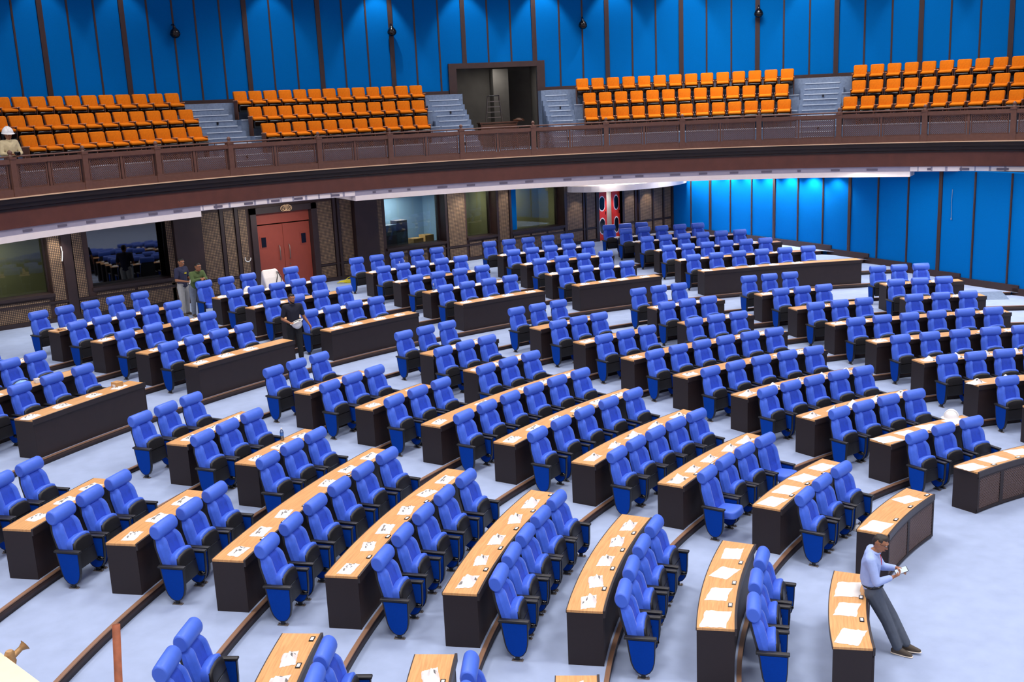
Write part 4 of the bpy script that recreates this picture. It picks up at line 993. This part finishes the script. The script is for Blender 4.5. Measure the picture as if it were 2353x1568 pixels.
# man in the gallery at the left edge
L5 = P(115.6, GR+.17, GANG, GC)
p5 = person('man in beige shirt and white helmet at the gallery railing', L5, R(-75), stand(1.56, elR=(.06, -.24, 1.0), wrR=(.25, -.1, .98), elL=(.06, .24, 1.0), wrL=(.25, .1, .98)), 'khaki', 'blackpants', 'long', tilt=(-10, 10), hem=.8,
            hands=dict(R=((.7, .5, 0), (.2, .3, -.8), .6), L=((.7, -.5, 0), (.2, -.3, -.8), .6)))
helmet(L5+Matrix.Rotation(R(-75), 3, 'Z') @ V((.015, 0, 1.505)), (0, R(10), R(-85)), 'white safety helmet worn by the man at the gallery railing')
cm = MB(); cm.rbox((0, 0, 0), (.08, .13, .09), .012); cm.tube([(.04, 0, 0), (.10, 0, 0)], .035, 12)
c_ = cm.build('camera_body', 'gloss'); c_.location = L5+Matrix.Rotation(R(-75), 3, 'Z') @ V((.34, 0, 1.0)); c_.rotation_euler = (0, 0, R(-75)); tag(c_, 'small dark camera held by the man at the gallery railing', 'camera')

# ------------------------------------------------------------------ loose things
def deskpt(th, r, fr=.5): r0, z = row_rz(rk(r)); return P(th, r0+DEPTH*fr, z+DH)
helmet(deskpt(98.2, 'O4', .6)+V((0, 0, .012)), (0, 0, 1), 'white safety helmet on the last row desk beside the covered chair')
helmet(deskpt(76.5, 2, .9)+V((0, 0, .014)), (0, 0, 2), 'white safety helmet with dark strap on a near desk')
m = MB(); m.tube([V((.17*cos(t/10*pi*1.2), .10*sin(t/10*pi*1.2), .006+.02*sin(t/10*pi))) for t in range(11)], .007, 6)
o = m.build('helmet_strap', 'gloss'); o.location = deskpt(76.2, 2, .45)+V((0, 0, .004)); o.rotation_euler = (0, 0, 2.5); tag(o, 'black strap lying beside the helmet on a near desk', 'strap')
def carton(loc, rz, d, label, m='card'):
    o = empty('cardboard_box', loc, rz); tag(o, label, 'box')
    b = MB(); b.rbox((0, 0, d[2]/2), d, .004); b.build('body', m, o)
    b = MB(); b.box((0, 0, d[2]+.0012), (d[0]*1.0, .03, .002)); b.build('tape', 'armtan', o)
    b = MB(); b.box((-d[0]/2-.001, .0, d[2]*.45), (.002, d[1]*.5, d[2]*.4)); b.build('label', 'white', o)
    return o
carton(deskpt(114.75, 'O1', .55), R(20), (.16, .18, .12), 'small tan cardboard box at the end of the nearest rear desk')
m = MB(); rnd = random.Random(5)
for i in range(9): m.tube([V((rnd.uniform(-.09, .09), rnd.uniform(-.1, .1), .012+.012*(i % 3))) for _ in range(4)], .012, 6)
o = m.build('cable_bundle', 'tan_rope'); o.location = deskpt(109.6, 'O4', .5); tag(o, 'tan cable bundle on the end of the last desk row', 'cable')
def bag_lump(loc, d, mm, label, name, cat, seed):
    rnd = random.Random(seed); b = bmesh.new(); bmesh.ops.create_icosphere(b, subdivisions=3, radius=1)
    for v in b.verts:
        k = 1+rnd.uniform(-.14, .14); v.co = Vector((v.co.x*d[0]*k, v.co.y*d[1]*k, max(-.001, (v.co.z+.25)*d[2]*k)))
    m = MB(); m.bm(b); o = m.build(name, mm); o.location = loc; tag(o, label, cat); return o
bag_lump(deskpt(116.95, 'O2', .55), (.15, .18, .10), 'bluebag', 'pale blue plastic bag on a rear desk at the frame edge', 'plastic_bag', 'bag', 3)
carton(deskpt(116.2, 'O2', .5), R(10), (.10, .12, .09), 'small white carton beside the pale blue plastic bag', 'white')
bag_lump(deskpt(74.4, 6, .65), (.10, .13, .06), 'pink', 'red and white wrapped packet on a desk behind the last chair', 'wrapped_packet', 'packet', 8)
def bottle(loc, label, mm='water', group=None):
    o = empty('water_bottle', loc); tag(o, label, 'bottle', group)
    m = MB(); m.lathe([(.030, 0), (.033, .01), (.033, .06), (.030, .075), (.033, .09), (.033, .15), (.026, .175), (.013, .195), (.013, .21)], n=16); m.build('body', mm, o)
    m = MB(); m.lathe([(.0338, .085), (.0338, .135)], n=16); m.build('label', 'label', o)
    m = MB(); m.lathe([(.0155, .205), (.0155, .225)], n=12); m.build('cap', 'white', o)
bottle(deskpt(87.75, 'O4', .45), 'first of two water bottles on the last row desk'); bottle(deskpt(87.35, 'O4', .5), 'second of two water bottles on the last row desk')
bottle(deskpt(89.35, 'O2', .5), 'water bottle at the end of a rear desk'); bottle(deskpt(117.0, '7b', .9), 'clear water bottle on a front wedge desk corner')
# chair under a white cover
o = copy_tree(PROTO); th = 95.44; q = P(th, row_rz('O4')[0]+DEPTH+.65/S, FLOOR_TOP); o.location = q; o.rotation_euler = (0, 0, R(th+180)); tag(o, 'blue armchair hidden under a white cover before the terracotta door', 'chair', 'blue armchairs of the fourth rear block from the blue wall')
m = MB(); m.hull([((-.27, .20, 1.07), .06), ((-.27, -.20, 1.07), .06), ((-.33, .24, .62), .05), ((-.33, -.24, .62), .05), ((.02, .26, .60), .045), ((.02, -.26, .60), .045), ((-.12, .25, .88), .05), ((-.12, -.25, .88), .05)])
cv = remeshed(m, 'chair_cover', 'sheet', None, .012, 3); cv.location = q; cv.rotation_euler = (0, 0, R(th+180)); tag(cv, 'white cloth cover draped over a chair before the terracotta door', 'cover')
m = MB(); m.tube([V((.0, .235, .70)), V((-.02, .25, .86)), V((-.16, .23, 1.02)), V((-.14, .17, 1.06)), V((-.045, .14, .95)), V((.01, .05, .74))], .014, 6); so = m.build('strap', 'gloss', cv)
# cables
m = MB(); rnd = random.Random(2)
for i in range(16):
    c0 = V((rnd.uniform(-.35, .35), rnd.uniform(-.12, .12), 0)); r_ = rnd.uniform(.10, .28)
    m.tube([c0+V((r_*cos(2*pi*k/18)*1.4, r_*.5*sin(2*pi*k/18), .012+.02*(i % 4)+(.16*max(0, sin(2*pi*k/18)) if i in (3, 4, 5) else 0))) for k in range(18)], .009, 6, closed=True)
o = m.build('cable_coil', 'yellow'); o.location = V((.72*S, 19.75*S, FLOOR_TOP*S)); tag(o, 'tangled yellow cable on the floor beside the terracotta door', 'cable')
m = MB()
for i in range(5): m.tube([V((.10*(i-2)*.5+.10*cos(2*pi*k/16), 0, .09*sin(2*pi*k/16)+.02*(i % 2))) for k in range(16)], .010, 6, closed=True)
o = m.build('hanging_cable', 'tan_rope'); o.location = V((-.51*S, (BACK_Y-.09)*S, 2.645*S)); tag(o, 'looped tan cable hanging on the frame above the terracotta door', 'cable')
m = MB(); m.tube([V((.10*cos(R(a)), 0, .10*sin(R(a)))) for a in range(150, 390, 20)], .012, 6)
o = m.build('cable_end', 'white'); o.location = V((-1.42*S, (BACK_Y-.03)*S, 1.70*S)); tag(o, 'short white cable curling from the board beside the terracotta door', 'cable')
m = MB(); m.tube([V((0, 0, .25)), V((.02, -.01, .1)), V((0, -.01, -.05)), V((-.02, 0, -.18))], .016, 6)
o = m.build('hanging_cable', 'white'); o.location = V((-4.98*S, (BACK_Y-.03)*S, 2.2*S)); tag(o, 'white cable hanging on the lit woven board near the dark window', 'cable')
m = MB(); m.tube([V((0, 0, .5)), V((.01, .02, .1)), V((0, .0, -.4))], .008, 6); m.lathe([(.02, -.45), (.02, -.40)], n=8)
o = m.build('hanging_cable', 'gcarpet'); q = BW0+bwd*9.05+nin*.02; o.location = (q.x*S, q.y*S, 2.2*S); tag(o, 'thin grey cable hanging on the blue side wall', 'cable')
bag_lump(P(99.0, R1+DEPTH+.42, .0), (.10, .13, .07), 'sheet', 'small white cloth left on the floor under the third front wedge chairs', 'crumpled_cloth', 'cloth', 12)
# wall loudspeakers
for t, z in ((93.03, 6.23), (73.22, 6.24), (54.88, 6.26), (38.33, 6.31), (20.9, 7.2)):
    o = empty('wall_speaker', P(t, GW-.13, z, GC), R(t)); i_ = (93.03, 73.22, 54.88, 38.33, 20.9).index(t)
    tag(o, 'round black loudspeaker on the curved blue wall, %s from left' % ORD[i_+1], 'speaker', 'wall loudspeakers')
    m = MB(); m.lathe([(.02, -.17), (.10, -.15), (.155, -.08), (.16, -.01), (.13, .07), (.07, .13), (.035, .17), (.03, .22)], n=20); m.build('body', 'gloss', o)
    m = MB(); m.tube([V((0, 0, .20)), V((.05, 0, .26)), V((.13*S, 0, .26))], .022, 8); m.build('bracket', 'gloss', o)
    m = MB(); m.tube([V((.162*cos(2*pi*k/24), .162*sin(2*pi*k/24), -.035)) for k in range(24)], .008, 6, closed=True); m.build('rim', 'plastic', o)
# ladder and table in the gallery opening
o = empty('trestle_table', P(62.9, GW+.75, GANG, GC), R(63)); tag(o, 'brown table standing inside the dark gallery opening', 'table')
m = MB(); m.rbox((0, 0, 1.0), (.8, 1.5, .05), .01); m.build('table_top', 'seatwood', o)
for sx in (-1, 1):
    for sy in (-1, 1): m = MB(); m.box((sx*.35, sy*.68, .49), (.06, .06, .97)); m.build('leg', 'seatwood', o)
m = MB(); m.rbox((.0, 0, .80), (.75, 1.42, .3), .01); m.build('apron', 'seatwood', o)
o = empty('step_ladder', P(63.2, GW+.75, GANG, GC)+V((0, 0, 1.026)), R(63)); tag(o, 'metal step ladder standing on the table in the gallery opening', 'ladder')
for sx in (-1, 1):
    m = MB()
    for sy in (-1, 1): m.tube([V((sx*.05, sy*.30*(0.35 if False else .72), .98)), V((sx*.05, sy*.32, .0))], .018, 6)
    m.build('rail_pair', 'steel', o)
m = MB(); m.rbox((0, 0, .99), (.16, .45, .03), .008); m.build('top_cap', 'gloss', o)
for k in range(4): m = MB(); m.box((-.05, 0, .2*k+.18), (.05, .52-.02*k, .03)); m.build('tread', 'steel', o)
bag_lump(P(60.9, GW+.7, GANG, GC)+V((0, 0, 1.026)), (.12, .3, .09), 'seatwood', 'brown bundle lying on the table in the gallery opening', 'bundle', 'bundle', 21)
# scaffold parts by the camera
a, b = V((-9.02, 3.88, 2.64))*S, V((-9.33, 3.47, .36))*S
m = MB(); d = (a-b).normalized(); n_ = 14; up = d.orthogonal().normalized(); e = d.cross(up); vs = []
for p_, r_ in ((b, .0241), (a, .0241), (a, .0205), (a-d*.3, .0205)): vs += [p_+(up*cos(2*pi*j/n_)+e*sin(2*pi*j/n_))*r_ for j in range(n_)]
m.add(vs, [(i*n_+j, i*n_+(j+1) % n_, (i+1)*n_+(j+1) % n_, (i+1)*n_+j) for i in range(3) for j in range(n_)], 0, True)
o = m.build('scaffold_pipe', 'rust'); tag(o, 'rusty open ended scaffold pipe standing by the near aisle', 'pipe')
o = empty('scaffold_deck', V((-9.5, 3.5, 2.75))*S); tag(o, 'pale plywood scaffold deck on tubes in the bottom corner', 'scaffold')
def sp_(mb, nm, mm): q = mb.build(nm, mm); q.parent = o; q.matrix_parent_inverse = Matrix.Translation(-o.location); return q
E0, E1 = V((-9.441, 3.683, 2.75))*S, V((-9.408, 3.502, 2.75))*S
ed = (E1-E0).normalized(); px_ = V((-1, -.02, 0)).normalized()
m = MB(); c0, c1 = E0-ed*.12*S, E1+ed*.5*S; w_ = .26*S; th_ = V((0, 0, -.045))
m.add([c0, c1, c1+px_*w_, c0+px_*w_, c0+th_, c1+th_, c1+px_*w_+th_, c0+px_*w_+th_], [(0, 3, 2, 1), (4, 5, 6, 7), (0, 1, 5, 4), (1, 2, 6, 5), (2, 3, 7, 6), (3, 0, 4, 7)]); sp_(m, 'deck_board', 'ply')
for yy in (3.70, 3.05):
    m = MB(); zf = floor_at(V((-9.62, yy)))
    m.tube([V((-9.62, yy, zf))*S, V((-9.62, yy, 2.78))*S], .024, 10); sp_(m, 'standard', 'rust')
    m = MB(); m.tube([V((-9.72, yy, 2.70))*S, V((-9.435, yy+.005, 2.70))*S], .020, 10); sp_(m, 'ledger', 'rust')
m = MB(); m.tube([V((-9.47, 3.69, 2.715))*S, V((-9.415, 3.70, 2.73))*S, V((-9.385, 3.71, 2.745))*S, V((-9.372, 3.713, 2.75))*S, V((-9.368, 3.714, 2.752))*S], [.018, .018, .015, .026, .034], 10)
m.lathe([(.022, -.05), (.03, -.02), (.024, .0), (.028, .03), (.018, .045)], V((-9.425, 3.683, 2.735))*S, 10); m.rbox(V((-9.435, 3.672, 2.705))*S, (.05, .06, .07), .012); sp_(m, 'coupler', 'brasscoupler')
# stacked boxes and things in the pale blue room
random.seed(11)
CL = ['grey carton at the bottom of the near stack in the pale blue room', 'dark carton in the middle of the near stack in the pale blue room', 'grey carton on top of the near stack in the pale blue room',
      'dark carton at the bottom of the taller stack in the pale blue room', 'grey carton in the middle of the taller stack in the pale blue room', 'dark carton on top of the taller stack in the pale blue room',
      'open brown carton below the window of the pale blue room', 'brown carton at the far end of the pale blue room window']
for i, (x_, z_, w_, h_, y_) in enumerate(((2.25, .905, .34, .9, .62), (2.25, 1.468, .34, .42, .62), (2.26, 1.731, .33, .38, .62), (2.6, .905, .3, .95, .66), (2.6, 1.499, .3, .45, .66), (2.61, 1.781, .28, .42, .66), (3.0, .905, .26, 1.10, .6), (3.3, .905, .24, 1.18, .6))):
    carton(V((x_*S, (BACK_Y+y_)*S, z_*S)), random.uniform(-.08, .08), (w_*S, .28*S, h_), CL[i], 'card' if i in (6, 7) else ('slot' if i % 2 else 'gcarpet'))

# ------------------------------------------------------------------ camera and light
cam = bpy.data.cameras.new('camera'); co = bpy.data.objects.new('camera', cam); COL.objects.link(co)
Rv, Uv, Fv = Vector((.7927733, -.60793726, -.0438496)), Vector((.16684625, .14725399, .97492492)), Vector((.58623615, .78021058, -.21817108))
mw = Matrix((Rv, Uv, -Fv)).transposed().to_4x4(); mw.translation = Vector((-9.99223846*S, 0, 4.49969563*S)); co.matrix_world = mw
cam.sensor_width = 36; cam.lens = 36*2417.515/2353; cam.clip_start = .1; cam.clip_end = 200
scn.camera = co
wd = bpy.data.worlds.new('world'); scn.world = wd; wd.use_nodes = True
wd.node_tree.nodes['Background'].inputs[0].default_value = (.8, .88, 1, 1); wd.node_tree.nodes['Background'].inputs[1].default_value = .02
def area(loc, sx, sy, power, col=(1, 1, 1), rot=(0, 0, 0), spread=180):
    l = bpy.data.lights.new('ceiling_or_fill_light', 'AREA'); l.shape = 'RECTANGLE'; l.size = sx; l.size_y = sy; l.energy = power; l.color = col; l.spread = R(spread)
    o = bpy.data.objects.new('ceiling_or_fill_light', l); COL.objects.link(o); o.location = loc; o.rotation_euler = rot; return o
def spot(loc, aim, power, size=70, blend=.6, col=(1, 1, 1), rad=.06):
    l = bpy.data.lights.new('downlight', 'SPOT'); l.energy = power; l.spot_size = R(size); l.spot_blend = blend; l.color = col; l.shadow_soft_size = rad
    o = bpy.data.objects.new('downlight', l); COL.objects.link(o); o.location = loc
    o.rotation_euler = (Vector(aim)-Vector(loc)).to_track_quat('-Z', 'Y').to_euler(); return o
COOL = (1., .97, .945)
for x in (-9, -3, 3, 8):
    for y in (-3, 3, 9, 15):
        area((x*S, y*S, 8.1*S), 3.2, 3.2, (500, 470, 470, 430)[(y+3)//6]*(1.3 if x < -2 else 1.), COOL, spread=138)
# wall washers at the edge of the ceiling above the gallery wall
for i, t in enumerate((111.7, 103.82, 97.19, 84.4, 74.4, 66.32, 58.8, 52.0, 45.52, 33, 24.06, 16.69)):
    pw = (260, 260, 240, 300, 700, 520, 720, 560, 480, 520, 420, 400)[i]
    q = P(t, GW-.62, 7.75, GC); spot(q, P(t, GW-.05, 5.2, GC), pw*.85, 58, .45, (.95, .98, 1))
# recessed downlights under the gallery
for x, pw in ((-5.1, 140), (-1.2, 12), (3.85, 70), (4.0, 50), (5.2, 70), (7.4, 50), (9.3, 60), (8.5, 70), (9.9, 90)):
    spot((x*S, (BACK_Y-.28)*S, 2.74*S if x < 7 else 2.3*S), (x*S, (BACK_Y-.05)*S, 1.4*S), pw, 75, .7, (1, .93, .82))
for i in range(9):
    q = BW0+bwd*(.25+i*.72)+nin*.28
    spot((q.x*S, q.y*S, 2.72*S), ((q.x-nin.x*.22)*S, (q.y-nin.y*.22)*S, 1.2*S), 270 if i < 8 else 130, 125, .7, (.97, .98, 1))
for x in (-6, -1, 4, 8.3): area((x*S, 19.3*S, 2.86*S if abs(x+1) < .1 else 2.755*S), 2.5, .5, 100, (1, .97, .92))  # added fill lights, brightening the floor below the gallery
# fill areas added over the gallery to brighten its seats and railing
for t, pw in ((104, 170), (84, 215), (63, 240), (44, 250), (22, 240)): area(P(t, GR+.7, 7.9, GC), 3.4, 1.6, pw, COOL, (0, 0, R(t+90)), 120)
for i in range(4):
    q = BW0+bwd*(2.5+i*3)+nin*1.2; area((q.x*S, q.y*S, 2.755*S if i < 2 else 2.86*S), 1., 3., (50, 60, 90, 110)[i], COOL, (0, 0, 0))  # more added fill, lifting the blue side wall under the gallery
# lights inside the glazed booths
for x, pw in ((-6.2, 50), (2.6, 130), (4.5, 45), (6.2, 70)): area((x*S, (BACK_Y+.8)*S, 2.6*S), .8, .5, pw, (1, .97, .88) if x != 2.6 else (.9, .95, 1))
area((9.0*S, (BACK_Y+.6)*S, 2.2*S), .5, .3, 25)
area(P(63, GW+1.2, 5.45, GC), .6, .6, 30)  # fill added to brighten the room behind the gallery opening

vs_ = scn.view_settings; scn.display_settings.display_device = 'sRGB'; vs_.view_transform = 'Standard'; vs_.look = 'None'; vs_.gamma = 1; vs_.use_curve_mapping = False; vs_.exposure = -.42
